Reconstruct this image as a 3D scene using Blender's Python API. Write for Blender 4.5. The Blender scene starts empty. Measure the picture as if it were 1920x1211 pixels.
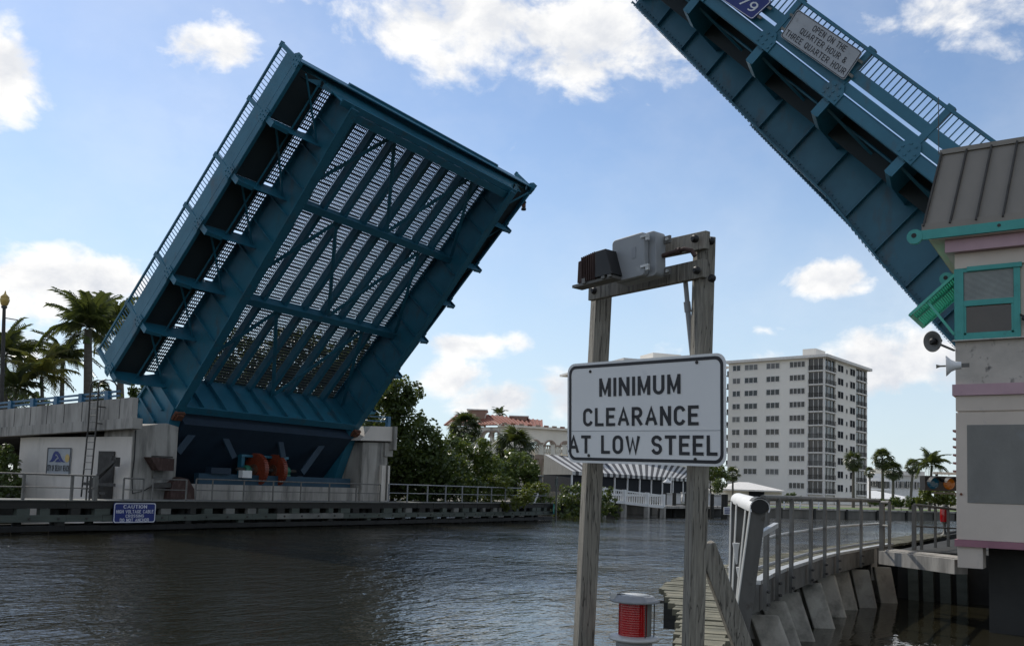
import bpy, math, random
import numpy as np
from mathutils import Vector, Matrix
random.seed(7)
rng = np.random.default_rng(11)
scene = bpy.context.scene
COL = scene.collection

# ------------------------------------------------------------------ camera
# World axes: X runs along the channel, Y across it to the far bank, Z up (metres).
PITCH, ROLL, AZ, EYE = math.radians(4.624), math.radians(1.860), math.radians(33.566), 2.3
FPX, PX0, PY0 = 1715.0, 960.0, 774.7
def cam_axes():
    f = np.array([0, math.cos(PITCH), math.sin(PITCH)]); rt = np.array([1., 0, 0]); up = np.cross(rt, f)
    c, s = math.cos(ROLL), math.sin(ROLL)
    ir, iu = c*rt + s*up, -s*rt + c*up
    M = np.array([[math.sin(AZ), math.cos(AZ), 0], [-math.cos(AZ), math.sin(AZ), 0], [0, 0, 1]])
    return M @ ir, M @ iu, M @ f
IR, IU, FW = cam_axes()
EYEP = np.array([0, 0, EYE])
cd = bpy.data.cameras.new('camera'); cam = bpy.data.objects.new('camera', cd); COL.objects.link(cam)
cam.matrix_world = Matrix(((IR[0], IU[0], -FW[0], 0), (IR[1], IU[1], -FW[1], 0), (IR[2], IU[2], -FW[2], EYE), (0, 0, 0, 1)))
cd.sensor_width = 36; cd.lens = 36*FPX/1920; cd.shift_y = (PY0-605.5)/1920
cd.clip_start = 0.1; cd.clip_end = 6000
scene.camera = cam
def ray(px, py): return FW + IR*(px-PX0)/FPX - IU*(py-PY0)/FPX
def spot(px, py, D=None, X=None, Y=None, Z=None):
    """a surveyed point: bearing from the standpoint plus a depth or a known plane"""
    d = ray(px, py)
    t = D if D is not None else X/d[0] if X is not None else Y/d[1] if Y is not None else (Z-EYE)/d[2]
    return EYEP + d*t
def hit(px, py, p0, n):
    d = ray(px, py); return EYEP + d*(np.dot(np.array(p0)-EYEP, n)/np.dot(d, n))

# ------------------------------------------------------------------ sun, sky, exposure
SUN_AZ_CAM, SUN_EL = math.radians(-37), math.radians(42)      # azimuth to the left of the view
def heading(a):                                                # camera heading angle -> world xy
    return np.array([math.sin(AZ)*math.sin(a)+math.cos(AZ)*math.cos(a), -math.cos(AZ)*math.sin(a)+math.sin(AZ)*math.cos(a)])
h = heading(SUN_AZ_CAM)
SUN = np.array([h[0]*math.cos(SUN_EL), h[1]*math.cos(SUN_EL), math.sin(SUN_EL)])
sl = bpy.data.lights.new('sun', 'SUN'); so = bpy.data.objects.new('sun', sl); COL.objects.link(so)
sl.energy = 3.2; sl.angle = math.radians(0.53); sl.color = (1, .95, .87)
so.rotation_euler = Vector((-SUN[0], -SUN[1], -SUN[2])).to_track_quat('-Z', 'Y').to_euler()
so.location = (0, 0, 60)
vs = scene.view_settings
scene.display_settings.display_device = 'sRGB'
vs.view_transform = 'Standard'; vs.look = 'None'; vs.gamma = 1; vs.exposure = 0.12; vs.use_curve_mapping = False
SKY_STRENGTH = 0.125

class NT:
    """tiny node-tree writer"""
    def __init__(s, tree): s.t = tree; s.n = tree.nodes; s.l = tree.links
    def new(s, kind, **kw):
        n = s.n.new(kind)
        for k, v in kw.items(): setattr(n, k, v)
        return n
    def put(s, sock, v):
        if isinstance(v, bpy.types.NodeSocket): s.l.new(v, sock)
        elif v is not None: sock.default_value = v
    def math(s, op, a, b=None, c=None, clamp=False):
        n = s.new('ShaderNodeMath', operation=op, use_clamp=clamp)
        for i, v in enumerate((a, b, c)):
            if v is not None: s.put(n.inputs[i], v)
        return n.outputs[0]
    def vmath(s, op, a, b=None):
        n = s.new('ShaderNodeVectorMath', operation=op)
        s.put(n.inputs[0], a)
        if b is not None: s.put(n.inputs[1], b)
        return n.outputs['Value'] if op in ('DOT_PRODUCT', 'LENGTH', 'DISTANCE') else n.outputs[0]
    def scalev(s, a, k):
        n = s.new('ShaderNodeVectorMath', operation='SCALE'); s.put(n.inputs[0], a); s.put(n.inputs[3], k); return n.outputs[0]
    def noise(s, vec, scale, detail=4, rough=.55, dist=0, out='Fac'):
        n = s.new('ShaderNodeTexNoise'); s.put(n.inputs['Vector'], vec)
        n.inputs['Scale'].default_value = scale; n.inputs['Detail'].default_value = detail
        n.inputs['Roughness'].default_value = rough; n.inputs['Distortion'].default_value = dist
        return n.outputs[0 if out == 'Fac' else 1]
    def mapr(s, v, a, b, c=0., d=1., smooth=False):
        n = s.new('ShaderNodeMapRange'); n.interpolation_type = 'SMOOTHSTEP' if smooth else 'LINEAR'
        for i, x in enumerate((v, a, b, c, d)): s.put(n.inputs[i], x)
        return n.outputs[0]
    def mix(s, f, a, b):
        n = s.new('ShaderNodeMix', data_type='RGBA'); s.put(n.inputs[0], f)
        for i, v in ((6, a), (7, b)):
            if not isinstance(v, bpy.types.NodeSocket) and len(v) == 3: v = (*v, 1)
            s.put(n.inputs[i], v)
        return n.outputs[2]

world = bpy.data.worlds.new('World'); scene.world = world; world.use_nodes = True
wt = NT(world.node_tree); wt.n.clear()
sky = wt.new('ShaderNodeTexSky', sky_type='NISHITA', sun_disc=False)
sky.sun_elevation = SUN_EL; sky.sun_rotation = math.atan2(SUN[0], SUN[1])
sky.air_density = 1.0; sky.dust_density = 0.2; sky.ozone_density = 3.0; sky.altitude = 0
bg = wt.new('ShaderNodeBackground'); bg.inputs[1].default_value = SKY_STRENGTH
tc = wt.new('ShaderNodeTexCoord'); dirv = tc.outputs['Generated']
# clouds stand at fixed bearings round the sky: (px, py, half width, half height, weight) as seen from the standpoint
BLOBS = [(770,30,150,85,1),(900,50,160,120,1.1),(1090,80,210,125,1.15),(960,-60,330,120,1),(1010,150,70,50,.7),(790,150,55,30,.55),
         (1290,-60,240,110,.9),(405,85,110,75,1),(330,60,60,40,.6),(15,130,85,95,1),(30,195,70,35,.7),(140,525,190,75,1.1),(60,570,120,50,.8),
         (1548,525,92,48,1.0),(1680,680,140,75,.95),(1790,720,120,60,.8),(870,648,85,30,.85),(975,643,45,26,.65),(850,712,75,48,.95),
         (945,752,120,45,1),(1050,745,60,60,.9),(1760,15,270,80,.85),(1910,40,110,80,.75),(40,655,110,45,.8),(1250,655,45,25,.6),(1720,785,60,18,.55),(1440,690,80,40,.45),
         (500,-60,260,70,.6),(180,-90,200,60,.6),(1430,620,70,12,.3)]
def lin(v, d):   # dot with constant
    return wt.vmath('DOT_PRODUCT', v, tuple(float(x) for x in d))
cov = None
for (px, py, a, b, w) in BLOBS:
    c = ray(px, py); c = c/np.linalg.norm(c)
    r = np.cross(c, [0, 0, 1]); r /= np.linalg.norm(r); u = np.cross(r, c)
    k = np.dot(ray(px, py), ray(px, py))**.5
    ra, rb = a/FPX/k, b/FPX/k
    dx, dy = lin(dirv, r/ra), lin(dirv, u/rb)
    q = wt.math('ADD', wt.math('MULTIPLY', dx, dx), wt.math('MULTIPLY', dy, dy))
    front = wt.math('GREATER_THAN', lin(dirv, c), 0.2)
    g = wt.math('MULTIPLY', wt.math('MULTIPLY', wt.math('EXPONENT', wt.math('MULTIPLY', q, -.9)), front), w)
    cov = g if cov is None else wt.math('MAXIMUM', cov, g)
sep = wt.new('ShaderNodeSeparateXYZ'); wt.l.new(dirv, sep.inputs[0]); zz = sep.outputs[2]
hz = wt.mapr(zz, -.02, .42, 1, 0, True)
hs_ = wt.new('ShaderNodeHueSaturation'); hs_.inputs['Saturation'].default_value = .95; wt.l.new(sky.outputs[0], hs_.inputs['Color'])
skyc = wt.mix(wt.math('MULTIPLY', hz, .78), hs_.outputs[0], (4.7, 5.6, 6.3))
wt.l.new(skyc, bg.inputs[0])
# scattered cumulus goes on out of view, its cover raised for white fill light
outside = wt.mapr(lin(dirv, FW), .80, .55, 0, 1)
far = wt.math('MULTIPLY', wt.mapr(wt.noise(dirv, 2.4, 2), .42, .62), outside)
cov = wt.math('MAXIMUM', cov, far)
def cloud_density(vec):
    n1 = wt.noise(vec, 11, 9, .58, .25); n2 = wt.noise(vec, 30, 6, .6)
    n = wt.math('ADD', wt.math('MULTIPLY', n1, .8), wt.math('MULTIPLY', n2, .2))
    return n
sq = wt.new('ShaderNodeMapping'); sq.inputs['Scale'].default_value = (1, 1, 1.5); wt.l.new(dirv, sq.inputs[0])
n0 = cloud_density(sq.outputs[0])
shift = wt.vmath('ADD', sq.outputs[0], tuple(float(x) for x in (SUN*.035 + np.array([0, 0, .02]))))
n1 = cloud_density(shift)
base = wt.math('ADD', wt.math('MULTIPLY', cov, .56), wt.math('ADD', wt.math('MULTIPLY', n0, 1.45), -1.0))
dens = wt.mapr(base, -.03, .26, 0, 1, True)
thick = wt.mapr(base, .03, .42, 0, 1)
rim = wt.mapr(wt.math('SUBTRACT', n0, n1), -.10, .14, 0, 1)
near_sun = wt.mapr(lin(dirv, SUN), .55, .98, 0, 1)
cval = wt.math('ADD', wt.math('MULTIPLY', rim, .75), wt.math('MULTIPLY', wt.math('SUBTRACT', 1., thick), .45))
cval = wt.math('ADD', cval, wt.math('MULTIPLY', near_sun, .3), clamp=True)
ccol = wt.mix(cval, (.56, .60, .68), (1.0, .99, .97))
cb = wt.new('ShaderNodeBackground'); wt.l.new(ccol, cb.inputs[0]); cb.inputs[1].default_value = 1.0
veil = wt.math('MULTIPLY', wt.mapr(wt.noise(sq.outputs[0], 3.2, 6, .6), .40, .75, 0, .22), wt.mapr(zz, 0, .2))
veil = wt.math('MAXIMUM', dens, wt.math('MULTIPLY', veil, 1))
mx = wt.new('ShaderNodeMixShader'); wt.l.new(veil, mx.inputs[0]); wt.l.new(bg.outputs[0], mx.inputs[1]); wt.l.new(cb.outputs[0], mx.inputs[2])
wo = wt.new('ShaderNodeOutputWorld'); wt.l.new(mx.outputs[0], wo.inputs[0])

# ------------------------------------------------------------------ mesh + naming helpers
LOC = {}
def V(*a): return np.array(a, float)
def unit(v): v = np.array(v, float); return v/np.linalg.norm(v)
class MB:
    def __init__(s): s.v = []; s.f = []; s.sm = []
    def add(s, vs, fs, smooth=False):
        o = len(s.v); s.v += [tuple(map(float, p)) for p in vs]
        for f in fs: s.f.append(tuple(o+i for i in f)); s.sm.append(smooth)
        return s
    def obox(s, c, ax, ay, az):          # centre and three half vectors
        c, ax, ay, az = map(lambda q: np.array(q, float), (c, ax, ay, az))
        p = [c+i*ax+j*ay+k*az for k in (-1, 1) for j in (-1, 1) for i in (-1, 1)]
        fs = [(0, 2, 3, 1), (4, 5, 7, 6), (0, 1, 5, 4), (2, 6, 7, 3), (0, 4, 6, 2), (1, 3, 7, 5)]
        if np.dot(np.cross(ax, ay), az) < 0: fs = [f[::-1] for f in fs]
        return s.add(p, fs)
    def box(s, x0, x1, y0, y1, z0, z1):
        return s.obox(((x0+x1)/2, (y0+y1)/2, (z0+z1)/2), (abs(x1-x0)/2, 0, 0), (0, abs(y1-y0)/2, 0), (0, 0, abs(z1-z0)/2))
    def bar(s, p0, p1, w, h, side=None):   # rectangular bar; w along 'side', h across
        p0, p1 = np.array(p0, float), np.array(p1, float); d = p1-p0; L = np.linalg.norm(d); d = d/L
        if side is None: side = np.cross(d, (0, 0, 1)) if abs(d[2]) < .95 else V(1, 0, 0)
        side = np.array(side, float); side = unit(side - d*np.dot(side, d)); n = np.cross(d, side)
        return s.obox((p0+p1)/2, d*L/2, side*w/2, n*h/2)
    def tube(s, pts, r, n=8, r1=None, cap=True):
        pts = [np.array(p, float) for p in pts]; m = len(pts); rings = []
        ref = None
        for i, p in enumerate(pts):
            d = unit(pts[min(i+1, m-1)]-pts[max(i-1, 0)])
            if ref is None: ref = V(0, 0, 1) if abs(d[2]) < .9 else V(1, 0, 0)
            a = unit(np.cross(d, ref)); b = np.cross(d, a); ref = -np.cross(d, a) if False else ref
            rr = r if r1 is None else r+(r1-r)*i/(m-1)
            rings.append([p+rr*(math.cos(2*math.pi*k/n)*a+math.sin(2*math.pi*k/n)*b) for k in range(n)])
        vs = [q for rg in rings for q in rg]
        fs = [(i*n+k, i*n+(k+1) % n, (i+1)*n+(k+1) % n, (i+1)*n+k) for i in range(m-1) for k in range(n)]
        s.add(vs, fs, True)
        if cap:
            s.add(rings[0], [tuple(range(n))[::-1]]); s.add(rings[-1], [tuple(range(n))])
        return s
    def lathe(s, prof, c, axis=(0, 0, 1), n=20):
        ax = unit(axis); a = unit(np.cross(ax, (1, 0, 0) if abs(ax[0]) < .9 else (0, 1, 0))); b = np.cross(ax, a); c = np.array(c, float)
        vs = [c+ax*z+r*(math.cos(2*math.pi*k/n)*a+math.sin(2*math.pi*k/n)*b) for r, z in prof for k in range(n)]
        fs = [(i*n+k, i*n+(k+1) % n, (i+1)*n+(k+1) % n, (i+1)*n+k) for i in range(len(prof)-1) for k in range(n)]
        s.add(vs, fs, True)
        s.add(vs[:n], [tuple(range(n))[::-1]]); s.add(vs[-n:], [tuple(range(n))])
        return s
    def prism(s, poly, t):                 # polygon + thickness vector
        poly = [np.array(p, float) for p in poly]; t = np.array(t, float); n = len(poly)
        vs = poly+[p+t for p in poly]
        fs = [tuple(range(n))[::-1], tuple(range(n, 2*n))]+[(i, (i+1) % n, (i+1) % n+n, i+n) for i in range(n)]
        nn = np.zeros(3)
        for i in range(n): nn += np.cross(poly[i], poly[(i+1) % n])
        if np.dot(nn, t) < 0: fs = [f[::-1] for f in fs]
        return s.add(vs, fs)
    def ball(s, c, r, n=10, m=6, sz=1):
        prof = [(max(1e-3, r*math.sin(math.pi*i/m)), -r*sz*math.cos(math.pi*i/m)) for i in range(m+1)]
        return s.lathe(prof, c, n=n)
    def build(s, name, mat, parent=None, label=None, cat=None, group=None, kind=None, origin=None, bevel=0):
        a = np.array(s.v); 
        c = np.array(origin, float) if origin is not None else V((a[:, 0].min()+a[:, 0].max())/2, (a[:, 1].min()+a[:, 1].max())/2, a[:, 2].min())
        me = bpy.data.meshes.new(name); me.from_pydata((a-c).tolist(), [], s.f)
        me.polygons.foreach_set('use_smooth', s.sm); me.materials.append(mat); me.update()
        ob = bpy.data.objects.new(name, me); link(ob, c, parent)
        tag(ob, label, cat, group, kind)
        if bevel:
            m = ob.modifiers.new('bevel', 'BEVEL'); m.width = bevel; m.segments = 2; m.limit_method = 'ANGLE'
        return ob
def link(ob, c, parent=None):
    COL.objects.link(ob)
    if parent is not None: ob.parent = parent; ob.location = np.array(c)-LOC[parent.as_pointer()]
    else: ob.location = c
    LOC[ob.as_pointer()] = np.array(c, float)
def tag(o, label=None, cat=None, group=None, kind=None):
    for k, v in (('label', label), ('category', cat), ('group', group), ('kind', kind)):
        if v: o[k] = v
    return o
def thing(name, label, cat, loc, group=None):
    o = bpy.data.objects.new(name, None); o.empty_display_size = .3; link(o, np.array(loc, float)); return tag(o, label, cat, group)
def rep(ob, delta, parent=None, label=None, rot=None):
    """copy of a part, moved by delta (its children come along)"""
    c = ob.copy(); p = parent if parent is not None else ob.parent
    loc = LOC[ob.as_pointer()]+np.array(delta, float)
    link(c, loc, p)
    if label: c['label'] = label
    for ch in list(ob.children):
        rep(ch, delta, c)
    return c
def copy_tree(ob, loc, label=None, group=None, rotz=None, scale=None):
    c = ob.copy(); COL.objects.link(c); c.location = loc; LOC[c.as_pointer()] = np.array(loc, float)
    if rotz is not None: c.rotation_euler = (0, 0, rotz)
    if scale is not None: c.scale = (scale,)*3
    if label: c['label'] = label
    if group: c['group'] = group
    def sub(o, p):
        for ch in list(o.children):
            d = ch.copy(); COL.objects.link(d); d.parent = p; sub(ch, d)
    sub(ob, c); return c

# ------------------------------------------------------------------ materials
MATS = {}
def mat(name, col, col2=None, rough=.6, metal=0, scale=3, stretch=(1, 1, 1), lo=.35, hi=.7, detail=5, bump=0, bscale=None,
        spots=None, spot_scale=2, spot_lo=.6, spot_hi=.72, spot_stretch=(1, 1, 1), emit=None, estr=1, spec=.5, trans=0):
    m = bpy.data.materials.new(name); m.use_nodes = True; t = NT(m.node_tree); t.n.clear()
    out = t.new('ShaderNodeOutputMaterial'); b = t.new('ShaderNodeBsdfPrincipled'); t.l.new(b.outputs[0], out.inputs[0])
    b.inputs['Roughness'].default_value = rough; b.inputs['Metallic'].default_value = metal; b.inputs['Specular IOR Level'].default_value = spec
    geo = t.new('ShaderNodeNewGeometry'); pos = geo.outputs['Position']
    mp = t.new('ShaderNodeMapping'); mp.inputs['Scale'].default_value = stretch; t.l.new(pos, mp.inputs[0])
    n = t.noise(mp.outputs[0], scale, detail, .6)
    c = t.mix(t.mapr(n, lo, hi), col, col2 if col2 else tuple(x*.8 for x in col))
    if spots:
        mp2 = t.new('ShaderNodeMapping'); mp2.inputs['Scale'].default_value = spot_stretch; t.l.new(pos, mp2.inputs[0])
        c = t.mix(t.mapr(t.noise(mp2.outputs[0], spot_scale, 7, .62), spot_lo, spot_hi), c, spots)
    t.l.new(c, b.inputs['Base Color'])
    t.l.new(t.mapr(n, 0, 1, max(0, rough-.1), min(1, rough+.1)), b.inputs['Roughness'])
    if trans:
        tl = t.new('ShaderNodeBsdfTranslucent'); t.l.new(t.mix(.5, c, (.20, .24, .03)), tl.inputs[0]); ms = t.new('ShaderNodeMixShader'); ms.inputs[0].default_value = trans
        t.l.new(b.outputs[0], ms.inputs[1]); t.l.new(tl.outputs[0], ms.inputs[2]); t.l.new(ms.outputs[0], out.inputs[0])
    if emit:
        b.inputs['Emission Color'].default_value = (*emit, 1); b.inputs['Emission Strength'].default_value = estr
    if bump:
        bp = t.new('ShaderNodeBump'); bp.inputs['Strength'].default_value = bump; bp.inputs['Distance'].default_value = .02
        t.l.new(t.noise(mp.outputs[0], bscale or scale*4, 6, .6), bp.inputs['Height']); t.l.new(bp.outputs[0], b.inputs['Normal'])
    MATS[name] = m; return m
blue = mat('blue_bridge_paint', (.020, .142, .215), (.017, .116, .178), rough=.45, scale=1.2, spots=(.070, .062, .055), spot_scale=1.6, spot_lo=.56, spot_hi=.86, spot_stretch=(1, 1, .45), bump=.05)
blue_dark = mat('blue_rail_paint', (.028, .13, .24), (.022, .10, .18), rough=.45, scale=2)
steel_dark = mat('dark_grating_steel', (.018, .03, .036), (.03, .035, .035), rough=.6, scale=3)
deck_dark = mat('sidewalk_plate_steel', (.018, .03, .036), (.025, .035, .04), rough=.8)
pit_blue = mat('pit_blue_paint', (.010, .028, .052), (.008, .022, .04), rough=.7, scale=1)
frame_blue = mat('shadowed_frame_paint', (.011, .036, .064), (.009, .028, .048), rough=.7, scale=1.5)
sill_blue = mat('shaded_sill_paint', (.014, .056, .095), (.011, .042, .07), rough=.7, scale=1.5)  # blue paint darkened to carry the shade of the pit
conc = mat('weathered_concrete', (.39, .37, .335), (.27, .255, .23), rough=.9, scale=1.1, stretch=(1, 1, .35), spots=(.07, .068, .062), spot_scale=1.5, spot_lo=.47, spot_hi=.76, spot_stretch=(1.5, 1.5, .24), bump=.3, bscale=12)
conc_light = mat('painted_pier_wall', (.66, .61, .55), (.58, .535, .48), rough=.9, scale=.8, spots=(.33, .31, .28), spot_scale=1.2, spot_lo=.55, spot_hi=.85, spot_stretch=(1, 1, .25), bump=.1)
conc_dark = mat('dark_shade_concrete', (.035, .034, .03), (.02, .02, .018), rough=.85, scale=1, bump=.2)  # near-black concrete: shade under the house and in the pit put into colour
pile_conc = mat('battered_pile_concrete', (.38, .355, .30), (.27, .25, .215), rough=.9, scale=2, spots=(.09, .085, .07), spot_scale=1.8, spot_lo=.48, spot_hi=.72, bump=.35, bscale=18)
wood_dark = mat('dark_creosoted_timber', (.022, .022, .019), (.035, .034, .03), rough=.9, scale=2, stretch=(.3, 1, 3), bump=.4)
wood_black = mat('black_timber', (.010, .010, .009), (.006, .006, .005), rough=.7, scale=2)  # nearly black, used on the lowest wale
wood_green = mat('green_grey_timber', (.085, .10, .085), (.06, .07, .06), rough=.9, scale=2, stretch=(.3, 1, 3), bump=.4)
wood_pale = mat('pale_block_timber', (.20, .20, .18), (.13, .13, .12), rough=.9, scale=2, bump=.4)
deck_wood = mat('weathered_deck_plank', (.20, .185, .13), (.10, .10, .07), rough=.85, scale=3, stretch=(1.5, 1.5, 1.5), bump=.4, spots=(.05, .055, .035), spot_scale=3)
galv = mat('weathered_galvanised_steel', (.17, .165, .15), (.11, .105, .095), rough=.6, metal=.2, scale=4, spots=(.10, .06, .04), spot_scale=6, spot_lo=.62, spot_hi=.8)
galv_dark = mat('dull_dark_steel', (.060, .057, .052), (.042, .038, .034), rough=.8, metal=0, scale=4)
guard_grey = mat('weathered_grey_bar', (.115, .11, .10), (.075, .072, .066), rough=.8, scale=5, stretch=(1, 1, .3), spots=(.05, .04, .03), spot_scale=6)
alu = mat('bare_aluminium', (.55, .55, .53), (.42, .42, .40), rough=.45, metal=.3, scale=5)
sign_white = mat('white_sign_sheeting', (.76, .755, .735), (.70, .695, .68), rough=.5, scale=1.5, spots=(.60, .61, .60), spot_scale=5, spot_lo=.62, spot_hi=.8)
sign_grey = mat('dull_grey_sign_sheeting', (.36, .38, .40), (.30, .32, .34), rough=.6, scale=2, spots=(.25, .26, .26), spot_scale=4)
sign_black = mat('black_sign_paint', (.012, .012, .016), rough=.5)
sign_blue = mat('blue_sign_sheeting', (.010, .024, .17), (.009, .021, .145), rough=.5, scale=3)
sign_lt = mat('white_sign_print', (.72, .73, .75), rough=.5)
orange = mat('orange_gear_paint', (.23, .042, .016), (.15, .028, .012), rough=.5, scale=4, spots=(.10, .03, .02), spot_scale=5)
rust = mat('rusted_iron', (.16, .055, .025), (.05, .028, .02), rough=.9, scale=6, bump=.4)
rust_dark = mat('dark_rusted_lamp_housing', (.045, .022, .017), (.11, .07, .06), rough=.8, scale=8, lo=.5, hi=.75, stretch=(1, 1, .3), bump=.3)
green_mach = mat('green_machine_paint', (.02, .16, .10), rough=.5)
black = mat('black_rubber', (.012, .012, .012), rough=.6)
house_wall = mat('house_stucco', (.60, .52, .44), (.55, .475, .40), rough=.9, scale=1.5, bump=.12, bscale=30, spots=(.37, .35, .32), spot_scale=2.2, spot_lo=.6, spot_hi=.85)
house_dirty = mat('stained_sill_stucco', (.52, .47, .41), (.43, .39, .34), rough=.95, scale=3, bump=.25, bscale=20, spots=(.14, .13, .12), spot_scale=5, spot_lo=.58, spot_hi=.70)
pink = mat('pink_trim_paint', (.49, .325, .355), (.43, .285, .315), rough=.7, scale=3)
pink_dark = mat('rose_trim_paint', (.34, .155, .19), (.28, .13, .16), rough=.7, scale=3)
teal = mat('teal_trim_paint', (.05, .33, .29), (.045, .28, .25), rough=.5, scale=3, spots=(.05, .20, .18), spot_scale=6)
teal_bright = mat('bright_green_shutter_paint', (.085, .46, .34), (.075, .40, .295), rough=.5, scale=3)
roof_metal = mat('grey_standing_seam_metal', (.235, .21, .175), (.20, .18, .15), rough=.42, metal=0, scale=2, stretch=(1, 1, .4), bump=.03)
panel_grey = mat('grey_stucco_panel', (.215, .21, .19), (.175, .17, .155), rough=.95, scale=2.2, stretch=(1, 1, .5), bump=.3, bscale=25, spots=(.22, .225, .22), spot_scale=1.6)
glass = mat('dark_window_glass', (.012, .015, .016), rough=.06, spec=.6)
glass2 = mat('curtained_window_glass', (.17, .17, .16), (.06, .06, .058), rough=.3, scale=.6, spec=.6)
blind = mat('window_blind', (.36, .38, .35), (.28, .30, .28), rough=.6, scale=4)
apt_wall = mat('apartment_cream_wall', (.78, .74, .67), (.71, .67, .60), rough=.9, scale=.15, stretch=(1, 1, .1))
apt_trim = mat('apartment_white_trim', (.74, .71, .66), rough=.8)
white_paint = mat('white_paint', (.72, .72, .71), (.63, .63, .62), rough=.7, scale=2)
rest_wall = mat('restaurant_ivory_wall', (.76, .72, .62), (.68, .64, .55), rough=.9, scale=.6)
rest_brown = mat('restaurant_tan_trim', (.33, .255, .20), (.28, .21, .165), rough=.9, scale=1)
rest_pink = mat('chimney_pink_wall', (.42, .28, .225), (.36, .24, .19), rough=.9, scale=1)
tile = mat('red_roof_tile', (.30, .105, .065), (.20, .075, .05), rough=.8, scale=4, spots=(.36, .20, .13), spot_scale=3)
awn_w = mat('white_awning_canvas', (.46, .46, .45), rough=.8)
awn_k = mat('black_awning_canvas', (.04, .04, .044), rough=.8)
curtain = mat('dark_screen_curtain', (.014, .016, .02), (.02, .022, .025), spec=.15, rough=.9, scale=.5)
grass = mat('lawn_grass', (.10, .15, .028), (.07, .11, .02), rough=.9, scale=.6)
sand = mat('sandy_bank_ground', (.20, .18, .145), (.12, .11, .085), rough=.95, scale=.2)
earth = mat('bank_earth', (.09, .08, .06), (.05, .05, .035), rough=.95, scale=.3)
asphalt = mat('asphalt', (.05, .05, .05), (.06, .06, .058), rough=.9, scale=1)
seawall_m = mat('stained_seawall', (.16, .15, .13), (.09, .085, .075), rough=.9, scale=.8, stretch=(1, 1, .3))
leaf_a = mat('dark_green_leaf', (.050, .078, .022), (.078, .112, .030), rough=.42, scale=1.2, spec=.4, trans=.32)
leaf_b = mat('fresh_green_leaf', (.085, .125, .030), (.12, .165, .040), rough=.42, scale=1.2, spec=.4, trans=.32)
leaf_c = mat('yellow_green_leaf', (.13, .15, .025), (.09, .12, .02), rough=.45, scale=1.5, trans=.32)
palm_l = mat('palm_frond_green', (.040, .054, .020), (.065, .080, .030), rough=.42, scale=1.5, spec=.45, trans=.32)
palm_y = mat('yellowing_frond', (.15, .13, .03), (.10, .10, .025), rough=.5, scale=1.5, trans=.32)
bark = mat('palm_bark', (.15, .135, .11), (.09, .08, .065), rough=.95, scale=3, stretch=(1, 1, 4), bump=.4)
bark_d = mat('dark_bark', (.06, .05, .04), (.04, .035, .028), rough=.95, scale=3)
brass = mat('amber_lamp_globe', (.52, .36, .10), (.42, .28, .08), rough=.35, scale=3)
pvc = mat('grey_conduit', (.26, .27, .28), (.22, .23, .24), rough=.6, scale=5)
box_grey = mat('grey_fibreglass_box', (.30, .31, .315), (.25, .26, .265), rough=.55, scale=5, stretch=(1, 1, .5), spots=(.36, .37, .37), spot_scale=7, spot_lo=.6)
brick_red = mat('tower_red_brown', (.26, .13, .11), (.2, .1, .09), rough=.9, scale=.5)
amber = mat('amber_signal_lens', (.12, .035, .004), rough=.12, emit=(1, .32, .03), estr=.05)
cyan = mat('blue_green_signal_lens', (.006, .04, .07), rough=.12, emit=(.02, .25, .45), estr=.03)

def red_lens_mat():
    m = bpy.data.materials.new('red_fresnel_lens'); m.use_nodes = True; t = NT(m.node_tree); t.n.clear()
    out = t.new('ShaderNodeOutputMaterial'); b = t.new('ShaderNodeBsdfPrincipled'); t.l.new(b.outputs[0], out.inputs[0])
    b.inputs['Base Color'].default_value = (.50, .004, .007, 1); b.inputs['Roughness'].default_value = .05
    b.inputs['Transmission Weight'].default_value = .35; b.inputs['IOR'].default_value = 1.4; b.inputs['Coat Weight'].default_value = .6
    return m
red_lens = red_lens_mat()

def post_wood_mat():
    m = bpy.data.materials.new('weathered_post_timber'); m.use_nodes = True; t = NT(m.node_tree); t.n.clear()
    out = t.new('ShaderNodeOutputMaterial'); b = t.new('ShaderNodeBsdfPrincipled'); t.l.new(b.outputs[0], out.inputs[0])
    tc = t.new('ShaderNodeTexCoord'); ob = tc.outputs['Object']
    mp = t.new('ShaderNodeMapping'); mp.inputs['Scale'].default_value = (1, 1, .045); t.l.new(ob, mp.inputs[0])
    warp = t.noise(ob, 1.1, 3, out='Color')
    wv = t.vmath('ADD', mp.outputs[0], t.scalev(warp, .03))
    g = t.noise(wv, 60, 6, .7); g2 = t.noise(wv, 22, 4, .6); cr = t.noise(wv, 30, 3, .5)
    c = t.mix(t.mapr(g, .3, .7), (.125, .115, .096), (.285, .265, .22))
    c = t.mix(t.mapr(g2, .5, .8, 0, .6), c, (.14, .12, .09))
    crack = t.mapr(t.math('ABSOLUTE', t.math('SUBTRACT', cr, .5)), .0, .022, 1, 0)
    c = t.mix(t.math('MULTIPLY', crack, .85), c, (.02, .018, .014))
    kn = t.new('ShaderNodeTexVoronoi'); t.l.new(ob, kn.inputs['Vector']); kn.inputs['Scale'].default_value = 2.3
    c = t.mix(t.mapr(kn.outputs['Distance'], .035, .06, .8, 0), c, (.035, .028, .02))
    t.l.new(c, b.inputs['Base Color']); b.inputs['Roughness'].default_value = .85
    bp = t.new('ShaderNodeBump'); bp.inputs['Strength'].default_value = .7; bp.inputs['Distance'].default_value = .006
    t.l.new(t.math('SUBTRACT', g, t.math('MULTIPLY', crack, .8)), bp.inputs['Height']); t.l.new(bp.outputs[0], b.inputs['Normal'])
    return m
post_wood = post_wood_mat()

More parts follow.
